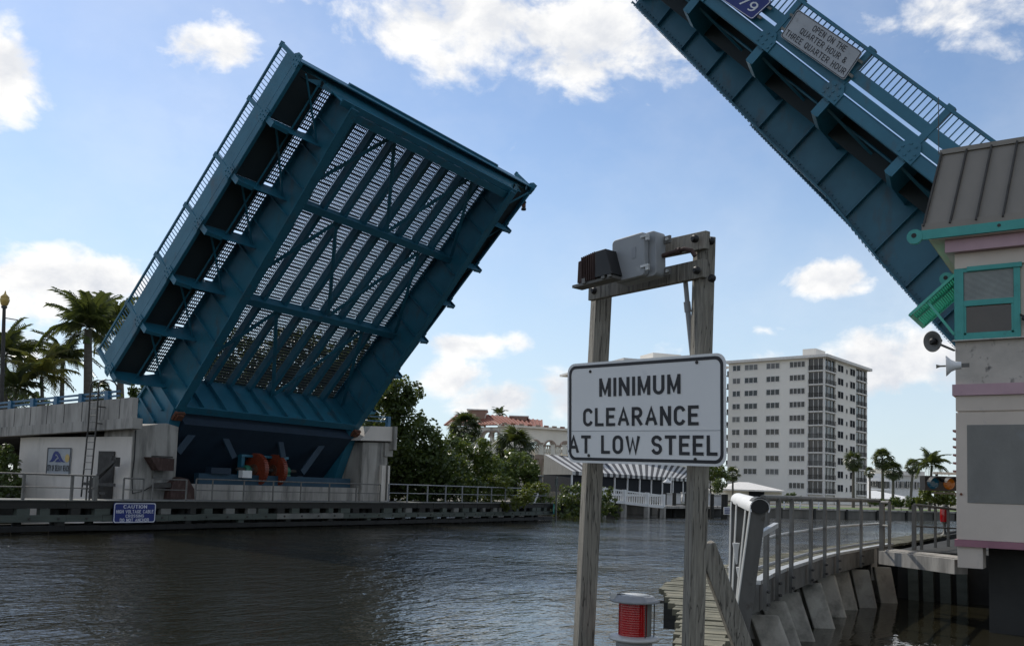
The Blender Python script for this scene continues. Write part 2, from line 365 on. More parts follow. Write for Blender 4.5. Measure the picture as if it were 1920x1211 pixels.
def water_mat():
    m = bpy.data.materials.new('channel_water'); m.use_nodes = True; t = NT(m.node_tree); t.n.clear()
    out = t.new('ShaderNodeOutputMaterial'); b = t.new('ShaderNodeBsdfPrincipled'); t.l.new(b.outputs[0], out.inputs[0])
    b.inputs['Base Color'].default_value = (.020, .018, .010, 1); b.inputs['Roughness'].default_value = .04; b.inputs['IOR'].default_value = 1.33
    geo = t.new('ShaderNodeNewGeometry'); pos = geo.outputs['Position']
    def wave(scale, rot, st, det, dist):
        mp = t.new('ShaderNodeMapping'); mp.inputs['Rotation'].default_value = (0, 0, rot); mp.inputs['Scale'].default_value = (st, 1, 1); t.l.new(pos, mp.inputs[0])
        return t.noise(mp.outputs[0], scale, det, .5, dist)
    a = -(math.pi/2-AZ)
    w1 = wave(.55, a, .5, 3, .3); w2 = wave(3.0, a+.25, .5, 3, .5); w3 = wave(9, a-.2, .6, 2, .2)
    sx_ = t.new('ShaderNodeSeparateXYZ'); t.l.new(pos, sx_.inputs[0])
    lee = t.mapr(sx_.outputs[1], 4.6, 7.0, .25, 1.0, True)
    gust = t.mapr(sx_.outputs[1], 8.5, 14, 1.0, 2.9, True)
    calm = t.math('MULTIPLY', t.math('MULTIPLY', t.mapr(t.noise(pos, .11, 3), .35, .65, .5, 1.15), lee), gust)
    hgt = t.math('ADD', t.math('MULTIPLY', w1, .045), t.math('ADD', t.math('MULTIPLY', w2, .034), t.math('MULTIPLY', w3, .012)))
    bp = t.new('ShaderNodeBump'); bp.inputs['Strength'].default_value = 1; bp.inputs['Distance'].default_value = 1.0
    t.l.new(t.math('MULTIPLY', hgt, calm), bp.inputs['Height']); t.l.new(bp.outputs[0], b.inputs['Normal'])
    return m
water_m = water_mat()

# lettering: highway-style strokes cut as thin solid letters
def arc(cx, cy, rx, ry, a0, a1, n=9): return [(cx+rx*math.cos(math.radians(a0+(a1-a0)*i/n)), cy+ry*math.sin(math.radians(a0+(a1-a0)*i/n))) for i in range(n+1)]
OO = arc(.29, .70, .29, .30, 0, 180)+arc(.29, .30, .29, .30, 180, 360)+[(.58, .70)]
CC = arc(.29, .70, .29, .30, 25, 180)+arc(.29, .30, .29, .30, 180, 335)
PP = [(0, 0), (0, 1), (.30, 1)]+arc(.30, .74, .26, .26, 90, -90)[1:]+[(0, .48)]
GLYPH = {
 'A': (.66, [[(0, 0), (.33, 1), (.66, 0)], [(.12, .31), (.54, .31)]]), 'C': (.56, [CC]), 'O': (.58, [OO]),
 'B': (.56, [[(0, 0), (0, 1), (.28, 1)]+arc(.28, .76, .24, .24, 90, -90)[1:]+[(0, .52)], [(0, .52), (.30, .52)]+arc(.30, .26, .26, .26, 90, -90)[1:]+[(0, 0)]]),
 'D': (.56, [[(0, 0), (0, 1), (.24, 1)]+arc(.24, .68, .32, .32, 90, 0)[1:]+arc(.24, .32, .32, .32, 0, -90)+[(0, 0)]]),
 'E': (.50, [[(.50, 1), (0, 1), (0, 0), (.50, 0)], [(0, .52), (.42, .52)]]), 'F': (.50, [[(.50, 1), (0, 1), (0, 0)], [(0, .52), (.42, .52)]]),
 'G': (.58, [CC[:-1]+[(.58, .34), (.58, .47), (.34, .47)]]), 'H': (.56, [[(0, 0), (0, 1)], [(.56, 0), (.56, 1)], [(0, .52), (.56, .52)]]),
 'I': (.0, [[(0, 0), (0, 1)]]), 'L': (.48, [[(0, 1), (0, 0), (.48, 0)]]), 'M': (.66, [[(0, 0), (0, 1)], [(0, 1), (.33, .12), (.66, 1)], [(.66, 1), (.66, 0)]]),
 'N': (.56, [[(0, 0), (0, 1)], [(0, 1), (.56, 0)], [(.56, 0), (.56, 1)]]), 'P': (.56, [PP]), 'Q': (.58, [OO, [(.34, .24), (.62, -.06)]]),
 'R': (.58, [PP, [(.26, .48), (.58, 0)]]), 'S': (.54, [arc(.27, .755, .27, .245, 20, 270)+arc(.27, .255, .27, .255, 90, -160)]),
 'T': (.56, [[(0, 1), (.56, 1)], [(.28, 1), (.28, 0)]]), 'U': (.56, [[(0, 1)]+arc(.28, .29, .28, .29, 180, 360)+[(.56, 1)]]),
 'V': (.62, [[(0, 1), (.31, 0), (.62, 1)]]), 'W': (.84, [[(0, 1), (.21, 0), (.42, .85), (.63, 0), (.84, 1)]]), 'Y': (.62, [[(0, 1), (.31, .45), (.62, 1)], [(.31, .45), (.31, 0)]]),
 '7': (.52, [[(0, 1), (.52, 1), (.18, 0)]]), '9': (.54, [arc(.27, .70, .27, .30, -20, 340), [(.54, .72)]+arc(.24, .34, .30, .34, 10, -100)]),
 '&': (.62, [[(.62, 0), (.10, .70)]+arc(.27, .80, .19, .20, 200, -60)+[(.10, .42)]+arc(.24, .22, .24, .22, 130, 330)+[(.62, .42)]])}
def lettering(text, mtl, origin, right, up, width, height, parent, thick=.004, bold=.012, name='lettering', kind=None, spacing=1.0, split=False):
    right, up = unit(right), unit(up); n = np.cross(right, up); T = .15+bold; o = np.array(origin, float)
    x = 0; items = []
    for ch in text:
        if ch == ' ': x += .62; continue
        w, st = GLYPH[ch]; items.append((x, st)); x += w+T+.17*spacing
    tot = x-.17*spacing; kx = width/tot; ky = height/(1+T)
    mbs = []; mb = MB()
    for x0, st in items:
        if split: mb = MB()
        for si, line in enumerate(st):
            P = np.array([p for i, p in enumerate(line) if i == 0 or np.hypot(p[0]-line[i-1][0], p[1]-line[i-1][1]) > 1e-4])
            m = len(P); closed = m > 3 and np.hypot(*(P[0]-P[-1])) < 1e-3
            dd = P[1:]-P[:-1]; dd = dd/np.linalg.norm(dd, axis=1)[:, None]
            L = []; R = []
            for i in range(m):
                a = dd[i-1] if i > 0 else (dd[-1] if closed else dd[0]); b = dd[i] if i < m-1 else (dd[0] if closed else dd[-1])
                na, nb = np.array([-a[1], a[0]]), np.array([-b[1], b[0]]); mi = na+nb; mi = mi/max(.25, np.dot(mi, na))
                q = P[i].copy()
                if not closed and (i == 0 or i == m-1):
                    e = (-dd[0] if i == 0 else dd[-1]); q = q+e*T/2*(1 if abs(e[1]) < .3 or abs(e[0]) < .05 else .55)
                ln = np.linalg.norm(mi)
                if ln > 1.5: mi = mi/ln*1.5
                L.append(q+mi*T/2); R.append(q-mi*T/2)
            w3 = lambda p, z: o+right*(x0+T/2+p[0])*kx+up*(T/2+p[1])*ky+n*z
            z = thick+si*.0006
            vs = [w3(p, z) for p in L]+[w3(p, z) for p in R]+[w3(p, 0) for p in L]+[w3(p, 0) for p in R]; fs = []
            for i in range(m-1): fs += [(m+i, m+i+1, i+1, i), (i, i+1, 2*m+i+1, 2*m+i), (m+i+1, m+i, 3*m+i, 3*m+i+1)]
            mb.add(vs, fs)
        if split: mb.build('letter', mtl, parent)
    if not split: return mb.build(name, mtl, parent)

def round_rect(w, h, r, n=5):
    pts = []
    for cx, cy, a0 in ((w/2-r, h/2-r, 0), (-w/2+r, h/2-r, 90), (-w/2+r, -h/2+r, 180), (w/2-r, -h/2+r, 270)):
        for k in range(n+1):
            a = math.radians(a0+90*k/n); pts.append((cx+r*math.cos(a), cy+r*math.sin(a)))
    return pts
def ring_mesh(mb, outer, inner, f, t):    # frame between two outlines of equal count; f maps 2d->3d, t thickness vector
    n = len(outer); O = [f(p) for p in outer]; I = [f(p) for p in inner]
    vs = O+I+[p+t for p in O]+[p+t for p in I]; fs = []
    for i in range(n):
        j = (i+1) % n
        fs += [(2*n+i, 2*n+j, 3*n+j, 3*n+i), (i, j, 2*n+j, 2*n+i), (n+j, n+i, 3*n+i, 3*n+j), (j, i, n+i, n+j)]
    mb.add(vs, fs); return mb

# ------------------------------------------------------------------ setting: water, banks
MB().add([(-2500, -2500, 0), (3500, -2500, 0), (3500, 3500, 0), (-2500, 3500, 0)], [(0, 1, 2, 3)]).build('water', water_m, kind='structure')
SHORE = [V(-400, 45.5), V(20, 45.5), V(52, 45.0), V(66, 44.5), V(78, 45), V(83, 42.5), V(96, 37), V(100, 31), V(108, 26), V(122, 19), V(150, 6), V(260, -60), V(900, -420)]
LAND = 1.0
def land_sheet():
    mb = MB(); n = len(SHORE)
    out = [p+unit(V(60, 100) if 0 else V(.35, 1))*2400 for p in SHORE]
    vs = [(*p, LAND) for p in SHORE]+[(*p, LAND) for p in out]
    mb.add(vs, [(i, i+1, n+i+1, n+i) for i in range(n-1)]); return mb
land_sheet().build('ground', sand, kind='structure')
LW = SHORE[6:11]
mb = MB(); n_l = len(LW); mb.add([(*(p+V(.35, 1)*.8), LAND+.006) for p in LW]+[(*(p+V(.35, 1)*16), LAND+.006) for p in LW], [(i, i+1, n_l+i+1, n_l+i) for i in range(n_l-1)]); mb.build('lawn', grass, kind='structure')
# near bank behind the standpoint
MB().box(-300, 400, -300, -14.0, -3, 1.3).build('near_bank', earth, kind='structure')
def wall_line(mb, pts, z0, z1, t):
    for a, b in zip(pts[:-1], pts[1:]):
        d = unit(V(*(b-a), 0)); n = V(-d[1], d[0], 0)
        mb.obox(V(*((a+b)/2), (z0+z1)/2), V(*((b-a)/2), 0)*1.002, n*t/2, V(0, 0, (z1-z0)/2))
    return mb

# ------------------------------------------------------------------ the two raised bascule leaves
XG0, XG1, XF0, XF1 = 27.0, 39.0, 24.3, 41.7
def make_leaf(root, W, sT, sB, nodes, beams, nd, gprof, tail, slots):
    """W(s,x,n): along the leaf, across it, up through the deck. sT tip, sB base, nd deck underside."""
    sg = 1 if sT > sB else -1
    es, ex, en = W(1, 0, 0)-W(0, 0, 0), V(1, 0, 0), W(0, 0, 1)-W(0, 0, 0)
    def box(mb, s0, s1, x0, x1, n0, n1): return mb.obox(W((s0+s1)/2, (x0+x1)/2, (n0+n1)/2), es*abs(s1-s0)/2, ex*abs(x1-x0)/2, en*abs(n1-n0)/2)
    gs = sorted(gprof)
    def gbot(s): return float(np.interp(s, [g[0] for g in gs], [g[1] for g in gs]))
    # main girders with flanges, then their stiffeners
    ss = np.linspace(sT-sg*.45, sB, 15)
    for X in (XG0, XG1):
        mb = MB()
        mb.prism([W(s, X-.02, nd) for s in ss]+[W(s, X-.02, gbot(s)) for s in ss[::-1]], ex*.04)
        for a, b in zip(ss[:-1], ss[1:]):
            p, q = W(a, X, gbot(a)), W(b, X, gbot(b)); d = q-p
            mb.obox((p+q)/2-en*.03, d/2*1.01, ex*.24, en*.03)
        box(mb, ss[0], ss[-1], X-.2, X+.2, nd, nd+.05)
        g = mb.build('main_girder', blue, root)
        sp = 1.36; k = 0; s = sT-sg*1.8
        while (s-sB)*sg > .6:
            for side in (-1, 1):
                m2 = MB(); x0 = X+side*.022; x1 = X+side*.17
                m2.obox(W(s, (x0+x1)/2, (gbot(s)+nd)/2), es*.012, ex*abs(x1-x0)/2, en*(nd-gbot(s)-.02)/2)
                m2.build('stiffener', blue, g)
            s -= sg*sp
        # rivet heads along the bottom flange edge
        m3 = MB()
        for s in np.arange(min(sT, sB)+.3, max(sT, sB)-.3, .16):
            for xx in (-.17, .17):
                c = W(s, X+xx, gbot(s)-.075); m3.obox(c, es*.024, ex*.024, en*.010)
            m3.obox(W(s, X-.035, gbot(s)+.09), es*.022, ex*.014, en*.022)
        m3.build('rivet_row', blue, g, kind='stuff')
        # tail arms behind the trunnion
        tb = MB(); tb.prism([W(t[0], X-.3, t[1]) for t in tail], ex*.6)
        tg = tb.build('tail_girder', blue, root)
        for i in range(3):
            sx = sB-sg*(.6+.75*i); m4 = MB(); m4.obox(W(sx, X-.36, nd-1.1), es*.05, ex*.06, en*.85); m4.build('stiffener', blue, tg)
        m4 = MB(); m4.obox(W(sB-sg*1.5, X-.36, nd-.18), es*1.5, ex*.08, en*.06); m4.build('edge_flange', blue, tg)
        # orange load shoe under the girder heel
        m5 = MB(); c = W(sB-sg*.28, X, gbot(sB)-.2); m5.obox(c, es*.22, ex*.26, en*.07); m5.obox(c-en*.11, es*.15, ex*.18, en*.05); m5.build('load_shoe', rust, root)
    # floor beams
    for i, s in enumerate(beams):
        dep = 1.35 if i == 0 else .85
        mb = MB(); box(mb, s-.02, s+.02, XG0+.03, XG1-.03, nd-dep, nd-.02)
        box(mb, s-.17, s+.17, XG0+.03, XG1-.03, nd-dep-.05, nd-dep)
        mb.build('floor_beam', blue, root)
    # end beam at the tip over the full width, boxed nose
    mb = MB(); e = sT
    mb.prism([W(e, XF0+.1, nd+.12), W(e-sg*.55, XF0+.1, nd-.18), W(e-sg*.55, XF0+2.5, nd-.62), W(e-sg*.55, XF1-2.5, nd-.62), W(e-sg*.55, XF1-.1, nd-.18), W(e, XF1-.1, nd+.12)], en*.06)
    box(mb, e-sg*.05, e+sg*.0, XF0+.1, XF1-.1, nd-.35, nd+.16)
    box(mb, e-sg*.5, e-sg*.46, XG0-.6, XG1+.6, nd-1.2, nd-.1)
    box(mb, e-sg*.62, e-sg*.34, XG0-.6, XG1+.6, nd-1.26, nd-1.2)
    mb.build('end_beam', blue, root)
    m = MB(); box(m, e+sg*.0, e+sg*.10, XG0+.4, XG1-.4, nd+.02, nd+.14)
    for x in np.arange(XG0+.5, XG1-.5, .8): box(m, e, e+sg*.05, x, x+.62, nd+.05, nd+.13)
    m.build('finger_joint', blue, root)
    # heel plate, deep web at the base with stiffeners
    mb = MB(); box(mb, sB-.02, sB+.02, XG0+.03, XG1-.03, gbot(sB)+.02, nd); box(mb, sB-.2, sB+.2, XG0+.03, XG1-.03, gbot(sB)-.04, gbot(sB)+.02)
    hp = mb.build('heel_beam', blue, root)
    for k in range(1, 9):
        X = XG0+k*(XG1-XG0)/9; m = MB(); box(m, sB+sg*.022, sB+sg*.22, X-.02, X+.02, gbot(sB)+.05, nd-.1); m.build('stiffener', blue, hp)
    # stringers and open grating
    for k in range(1, 9):
        X = XG0+k*(XG1-XG0)/9; m = MB(); box(m, sT-sg*.5, sB, X-.025, X+.025, nd-.42, nd-.005); box(m, sT-sg*.5, sB, X-.11, X+.11, nd-.45, nd-.42); m.build('stringer', blue, root)
    edges = [sT-sg*.55]+list(beams[1:])+[sB]
    master = {}
    def grating(s0, s1, x0, x1, key):
        mb = MB(); lo, hi = min(s0, s1), max(s0, s1)
        n = max(2, int(round((hi-lo)/.19)))
        for i in range(n+1):
            s = lo+(hi-lo)*i/n; wd = .058 if i % 5 else .085
            box(mb, s-wd/2, s+wd/2, x0, x1, nd+.02, nd+.06)
        nx = max(2, int(round((x1-x0)/.105)))
        for i in range(nx+1):
            x = x0+(x1-x0)*i/nx; box(mb, lo, hi, x-.017, x+.017, nd+.025, nd+.06)
        return mb.build('grating_panel', steel_dark, root)
    for a, b in zip(edges[:-1], edges[1:]):
        a2, b2 = a-sg*.06, b+sg*.06
        g0 = grating(a2, b2, XG0+.04, XG0+12/9-.04, 0)
        for k in range(1, 9): rep(g0, (k*12/9, 0, 0))
    # sidewalks: plate, inner open strip, brackets, fascia, railing
    inner = [sT-sg*.3]+list(nodes)+[sB]
    for side, XF, XG in ((-1, XF0, XG0), (1, XF1, XG1)):
        f = lambda d: XF-side*d          # distance inward from the fascia
        for a, b in zip(inner[:-1], inner[1:]):
            if abs(a-b) < .3: continue
            m = MB(); box(m, a-sg*.01, b+sg*.01, min(f(.06), f(1.70)), max(f(.06), f(1.70)), nd-.24, nd-.19); m.build('sidewalk_plate', deck_dark, root)
            x0, x1 = sorted((f(1.75), XG+side*.08))
            grating(a-sg*.1, b+sg*.1, x0, x1, 1)
        m = MB(); box(m, sT-sg*.3, sB, min(f(1.70), f(1.75)), max(f(1.70), f(1.75)), nd-.3, nd+.1); m.build('kerb_beam', blue, root)
        m = MB(); box(m, sT-sg*.3, sB, min(f(1.5), f(1.53)), max(f(1.5), f(1.53)), nd-(1.0 if slots else .45), nd-.24); m.build('bay_shade_plate', deck_dark, root)  # dark plate added so the bay under the sidewalk reads as shade
        m = MB(); m.tube([W(sT-sg*.4, f(1.25), nd-.55), W(sB, f(1.25), nd-.55)], .045, 6); m.build('utility_pipe', blue, root)
        fb = nd-.45                         # fascia bottom
        m = MB(); box(m, sT, sB, XF-.02, XF+.02, fb, fb+.28); box(m, sT, sB, min(f(0), f(.14)), max(f(0), f(.14)), fb-.02, fb); box(m, sT, sB, min(f(0), f(.10)), max(f(0), f(.10)), fb+.28, fb+.30)
        m.build('fascia_beam', blue, root)
        for q0, q1, nm in (((.36, .62, 'guard_plate'), (.71, 1.0, 'guard_plate')) if slots else ((.305, .63, 'guard_plate'), (.632, 1.0, 'guard_plate'))):
            m = MB(); box(m, sT, sB, XF-.012, XF+.012, fb+q0, fb+q1); box(m, sT, sB, min(f(0), f(.05)), max(f(0), f(.05)), fb+q1-.03, fb+q1); m.build(nm, blue, root)
        m = MB(); box(m, sT+sg*.02, sB, XF-.045, XF+.045, fb+1.48, fb+1.56); m.build('top_rail', blue, root)
        rl = list(nodes)
        posts = [sT-sg*.06]+rl+[sB+sg*.1]
        for i, s in enumerate(posts):
            m = MB(); box(m, s-.085, s+.085, min(f(-.035), f(.10)), max(f(-.035), f(.10)), fb-.05, fb+1.60); box(m, s-.11, s+.11, min(f(-.05), f(.12)), max(f(-.05), f(.12)), fb+1.56, fb+1.62)
            p = m.build('rail_post', blue, root)
            m = MB(); gx = XF+side*.048
            m.prism([W(s-.30, gx, fb-.02), W(s-.30, gx, fb+.30), W(s-.14, gx, fb+.50), W(s+.14, gx, fb+.50), W(s+.30, gx, fb+.30), W(s+.30, gx, fb-.02)], ex*side*.014); m.build('gusset_plate', blue, p)
            for (u_, w_) in ((-.2, .08), (0, .08), (.2, .08), (-.2, .22), (0, .22), (.2, .22), (-.08, .38), (.08, .38)):
                m = MB(); m.obox(W(s+u_, gx+side*.025, fb+w_), es*.026, ex*.014, en*.026); m.build('bolt', blue, p)
        b0 = None; done = 0
        for a, b in zip(posts[:-1], posts[1:]):
            n = max(1, int(round(abs(a-b)/.17))-1)
            for i in range(1, n+1):
                s = a+(b-a)*i/(n+1)
                if b0 is None:
                    m = MB(); box(m, s-.011, s+.011, XF-.02, XF+.02, fb+1.0, fb+1.49); b0 = m.build('baluster', blue, root); sb0 = s
                else: rep(b0, es*(s-sb0))
        # brackets
        for i, s in enumerate(rl+[sB+sg*.05]):
            m = MB(); g = max(gbot(s)+.3, nd-1.05)
            poly = [W(s-.012, f(.03), fb+.02), W(s-.012, f(.03), fb-.50), W(s-.012, f(.75), fb-.62), W(s-.012, XG+side*.03, g), W(s-.012, XG+side*.03, nd-.02), W(s-.012, f(1.9), nd-.26), W(s-.012, f(.3), nd-.26)]
            m.prism(poly, es*.024)
            for (xa, na), (xb, nb_) in (((f(.0), fb-.50), (f(.75), fb-.63)),):
                p, q = W(s, xa, na), W(s, xb, nb_); m.obox((p+q)/2, (q-p)/2*1.02, es*.085, unit(np.cross(q-p, es))*.018)
            m.obox(W(s, f(.02), fb-.24), es*.13, ex*.016, en*.26)
            m.build('sidewalk_bracket', blue, root)
        # sidewalk brace rods
        for a, b in zip(inner[:-1], inner[1:]):
            if abs(a-b) < .8: continue
            m = MB(); m.bar(W(a, f(.4), nd-.6), W(b, XG+side*.1, nd-.75), .07, .07, en); m.build('brace_rod', blue, root)
    # lateral bracing, two vees in each bay
    for a, b in zip(edges[:-1], edges[1:]):
        nb = nd-.78
        top = [30.4, 36.5]; bot = [27.2, 33.6, 38.9]
        for xa, xb in ((top[0], bot[0]), (top[0], bot[1]), (top[1], bot[1]), (top[1], bot[2])):
            m = MB(); p, q = W(a-sg*.25, xa, nb), W(b+sg*.2, xb, nb)
            m.bar(p, q, .20, .02, es); m.bar(p+en*.05, q+en*.05, .02, .14, es); m.build('lateral_brace', blue, root)
    # counterweight between the tails
    if not slots:
        for (xa, ya, xb, yb) in ((383, 784, 333, 848), (624, 806, 566, 886), (412, 800, 439, 858), (520, 797, 531, 858)):
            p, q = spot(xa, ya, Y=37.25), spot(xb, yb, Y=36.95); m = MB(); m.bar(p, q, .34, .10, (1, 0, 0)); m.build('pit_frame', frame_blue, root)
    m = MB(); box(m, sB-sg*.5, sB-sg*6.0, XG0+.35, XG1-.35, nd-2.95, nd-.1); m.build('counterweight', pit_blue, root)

TL, TR = math.radians(46.4), math.radians(46.1)
def WL(s, x, n): return V(x, -math.cos(TL)*s+math.sin(TL)*n, math.sin(TL)*s+math.cos(TL)*n)
def WR(s, x, n): return V(x, math.cos(TR)*s-math.sin(TR)*n, math.sin(TR)*s+math.cos(TR)*n)
leafL = thing('bascule_leaf', 'raised blue steel bridge leaf showing its grated underside over the far pier', 'drawbridge leaf', (33, 37, 4.8), 'raised bridge leaves')
make_leaf(leafL, WL, -4.8, -21.3, [-7.45, -10.27, -12.9, -15.6, -18.35], [-5.6, -10.3, -15.75], 32.75,
          [(-21.9, 30.25), (-15.87, 30.58), (-10.36, 30.92), (-5.4, 31.28)],
          [(-21.3, 32.7), (-23.9, 32.75), (-27.5, 31.8), (-27.5, 29.6), (-24.5, 29.1), (-21.3, 30.3)], False)
leafR = thing('bascule_leaf', 'raised blue steel bridge leaf seen from the side above the bridge house', 'drawbridge leaf', (33, 1.5, 4.8), 'raised bridge leaves')
make_leaf(leafR, WR, 23.3, 5.3, [19.1, 16.32, 13.69, 10.98, 8.25], [22.4, 16.25, 10.8], 4.87,
          [(23.3, 3.42), (15.6, 2.86), (12.75, 2.70), (10.7, 2.36), (8.8, 2.14), (7.3, 1.95), (5.0, 1.75)],
          [(5.3, 4.8), (2.7, 4.85), (-.9, 3.9), (-.9, 1.7), (2.1, 1.2), (5.3, 2.4)], True)

# ------------------------------------------------------------------ far bascule pier, pit and machinery
YF = 36.4
pier = thing('bascule_pier', 'weathered concrete bridge pier with open machinery pit under the far leaf', 'bridge pier', (33, 40, 0))
MB().prism([(24.55, YF, -1), (26.85, YF, -1), (26.85, YF, 4.60), (26.2, YF, 4.72), (24.55, YF, 4.44)], V(0, 2.2, 0)).build('front_column', conc, pier)
MB().box(24.5, 24.9, YF+.03, 45.6, -1, 4.0).build('side_wall', conc_light, pier)
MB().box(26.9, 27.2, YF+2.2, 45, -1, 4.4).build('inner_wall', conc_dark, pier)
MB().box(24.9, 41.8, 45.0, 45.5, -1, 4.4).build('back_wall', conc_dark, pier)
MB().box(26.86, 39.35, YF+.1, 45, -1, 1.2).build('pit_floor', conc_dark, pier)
pw = MB().box(26.86, 39.34, YF+.15, YF+.45, 1.2, 1.98).build('pit_wall', conc, pier)
for x in (28.1, 30.4, 32.9, 35.2, 37.4): MB().box(x-.03, x+.03, YF+.135, YF+.16, 1.22, 1.97).build('wall_joint', conc, pw)
# right column
MB().prism([(39.36, YF, -1), (41.55, YF, -1), (41.55, YF, 4.74), (39.36, YF, 4.62)], V(0, 3.2, 0)).build('front_column', conc, pier)
MB().prism([(38.85, YF-.25, 4.70), (41.95, YF-.25, 4.84), (41.95, YF-.25, 5.70), (39.7, YF-.25, 5.58), (39.15, YF-.25, 4.95)], V(0, 9, 0)).build('column_cap', conc_light, pier)
MB().box(41.2, 41.9, YF-.1, YF+.5, 3.9, 4.7).build('cap_corbel', conc, pier)
MB().box(40.9, 41.6, YF-.2, YF+.3, 1.2, 3.35).build('conduit_box', conc_light, pier)
MB().box(41.55, 41.9, YF+.3, 45, -1, 4.6).build('side_wall', conc_dark, pier)
MB().tube([(41.3, YF-.25, 3.4), (41.3, YF-.25, 1.3)], .05).build('drain_pipe', galv, pier)
# machinery
frame = thing('machinery_frame', 'blue steel machinery sill beam on the pit wall', 'machinery beam', (33.8, YF+.9, 1.9))
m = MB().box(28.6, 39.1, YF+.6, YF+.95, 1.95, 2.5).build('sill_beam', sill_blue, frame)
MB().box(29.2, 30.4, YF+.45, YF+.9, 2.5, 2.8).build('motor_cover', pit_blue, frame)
MB().box(31.0, 31.6, YF+.3, YF+.6, 2.35, 2.72).build('junction_box', white_paint, frame)
for x in (31.75, 33.1, 34.6):
    MB().box(x-.1, x+.1, YF+1.2, YF+1.5, 1.2, 3.55).build('frame_post', blue, frame)
MB().box(31.6, 34.8, YF+1.15, YF+1.5, 3.42, 3.55).build('frame_top', blue, frame)
for xg, lab in ((32.45, 'left of the two large orange drive gears in the pit'), (33.75, 'right of the two large orange drive gears in the pit')):
    g = thing('drive_gear', lab, 'gear', (xg, YF+1.0, 2.0), 'orange drive gears')
    c = V(xg, YF+1.0, 2.78)
    MB().lathe([(.82, -.13), (.82, .13)], c, (1, 0, 0), 36).build('gear_disc', orange, g)
    mt = MB()
    for k in range(40):
        a = 2*math.pi*k/40; d = V(0, math.cos(a), math.sin(a)); t = V(0, -math.sin(a), math.cos(a)); mt.obox(c+d*.835, V(.12, 0, 0), t*.035, d*.025)
    mt.build('gear_teeth', orange, g)
    MB().lathe([(.3, -.2), (.3, .2), (.16, .24), (.16, .3)], c, (1, 0, 0), 18).build('gear_hub', rust, g)
    for k in range(6):
        a = math.pi*k/3; d = V(0, math.cos(a), math.sin(a)); MB().lathe([(.035, -.16), (.035, .16)], c+d*.58, (1, 0, 0), 8).build('gear_bolt', rust, g)
for xg, lab in ((31.85, 'green bearing block left of the orange gears'), (34.55, 'green bearing block right of the orange gears')):
    g = thing('bearing_block', lab, 'bearing', (xg, YF+1.0, 2.0), 'green shaft bearings')
    c = V(xg, YF+1.0, 2.78)
    MB().lathe([(.17, -.16), (.22, -.1), (.22, .1), (.17, .16)], c, (1, 0, 0), 16).build('bearing_cap', green_mach, g)
    MB().box(xg-.12, xg+.12, YF+.8, YF+1.2, 1.7, 2.6).build('bearing_foot', green_mach, g)
MB().tube([(31.2, YF+1, 2.78), (35.2, YF+1, 2.78)], .09).build('drive_shaft', galv_dark, None, 'steel drive shaft through the two orange gears', 'shaft')
for (a, b, nm) in (((27.6, YF+2.5, 1.3), (30.6, YF+3.4, 4.6), ''), ((36.0, YF+2, 1.3), (38.3, YF+3, 4.8), ''), ((31.2, YF+3.5, 1.2), (30.2, YF+4.5, 4.8), ''), ((34.6, YF+3.5, 1.2), (33.6, YF+4.5, 4.8), '')):
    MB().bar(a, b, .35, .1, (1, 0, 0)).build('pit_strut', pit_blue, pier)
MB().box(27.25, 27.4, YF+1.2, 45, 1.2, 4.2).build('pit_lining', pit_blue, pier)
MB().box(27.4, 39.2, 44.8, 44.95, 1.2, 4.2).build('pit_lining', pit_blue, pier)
# wall-hung things on the pier
m = thing('floodlight', 'dark rusty floodlight bracketed on the concrete pier column', 'floodlight', (25.7, YF-.3, 2.6))
MB().prism([(25.05, YF-.1, 3.12), (26.3, YF-.1, 3.1), (26.3, YF-.1, 2.55), (25.5, YF-.1, 2.55)], V(0, -.5, 0)).build('lamp_housing', rust_dark, m)
MB().box(25.45, 26.2, YF-.62, YF-.1, 3.12, 3.2).build('lamp_hood', galv_dark, m)
MB().box(25.6, 26.1, YF-.1, YF+.02, 2.2, 2.6).build('lamp_bracket', galv, m)
m = MB()
m.tube([(24.62, YF-.04, 4.3), (24.63, YF-.05, 3), (24.58, YF-.05, 2.2), (24.66, YF-.05, 1.5), (25.2, YF-.06, 1.62), (25.7, YF-.2, 1.95)], .025, 6); m.build('power_cable', black, None, 'thin dark cable running down the pier corner', 'cable')
m = thing('dark_motor_drum', 'rounded dark drum standing at the left end of the pit wall', 'drum', (26.7, YF-.4, 1.27))
MB().prism([(26.25, YF-.5, 1.27), (27.6, YF-.5, 1.27), (27.55, YF-.5, 1.75), (27.2, YF-.5, 2.2), (26.75, YF-.5, 2.28), (26.35, YF-.5, 2.0)], V(0, .45, 0)).build('drum_cover', rust_dark, m)
MB().prism([(25.4, YF-.45, 1.75), (26.4, YF-.45, 1.8), (26.3, YF-.45, 2.02), (25.6, YF-.45, 1.98)], V(0, .3, 0)).build('drum_spout', galv_dark, m)

# approach span beside the far pier: concrete fascia and parapet on a falling grade
appr = thing('approach_span', 'stained concrete approach roadway with parapet left of the far pier', 'bridge approach', (30, 50, 0))
def grade(y): return 5.70-.030*(y-36)
y0, y1 = 36.0, 95.0
MB().prism([(24.12, y0, 5.70), (24.12, y1, grade(y1)), (24.12, y1, grade(y1)-.92), (24.12, y0, 4.80)], V(.28, 0, 0)).build('parapet', conc, appr)
MB().prism([(24.02, y0-.25, 4.79), (24.02, y1, grade(y1)-.93), (24.02, y1, grade(y1)-1.38), (24.02, y0-.25, 4.33)], V(.5, 0, 0)).build('fascia_beam', conc, appr)
MB().prism([(24.45, 44.6, 4.5), (24.45, y1, grade(y1)-1), (24.45, y1, grade(y1)-1.5), (24.45, 44.6, 4.0)], V(17.2, 0, 0)).build('road_slab', asphalt, appr)
MB().box(24.45, 26.85, 38.65, 44.55, 4.3, 4.7).build('walk_slab', conc, appr)
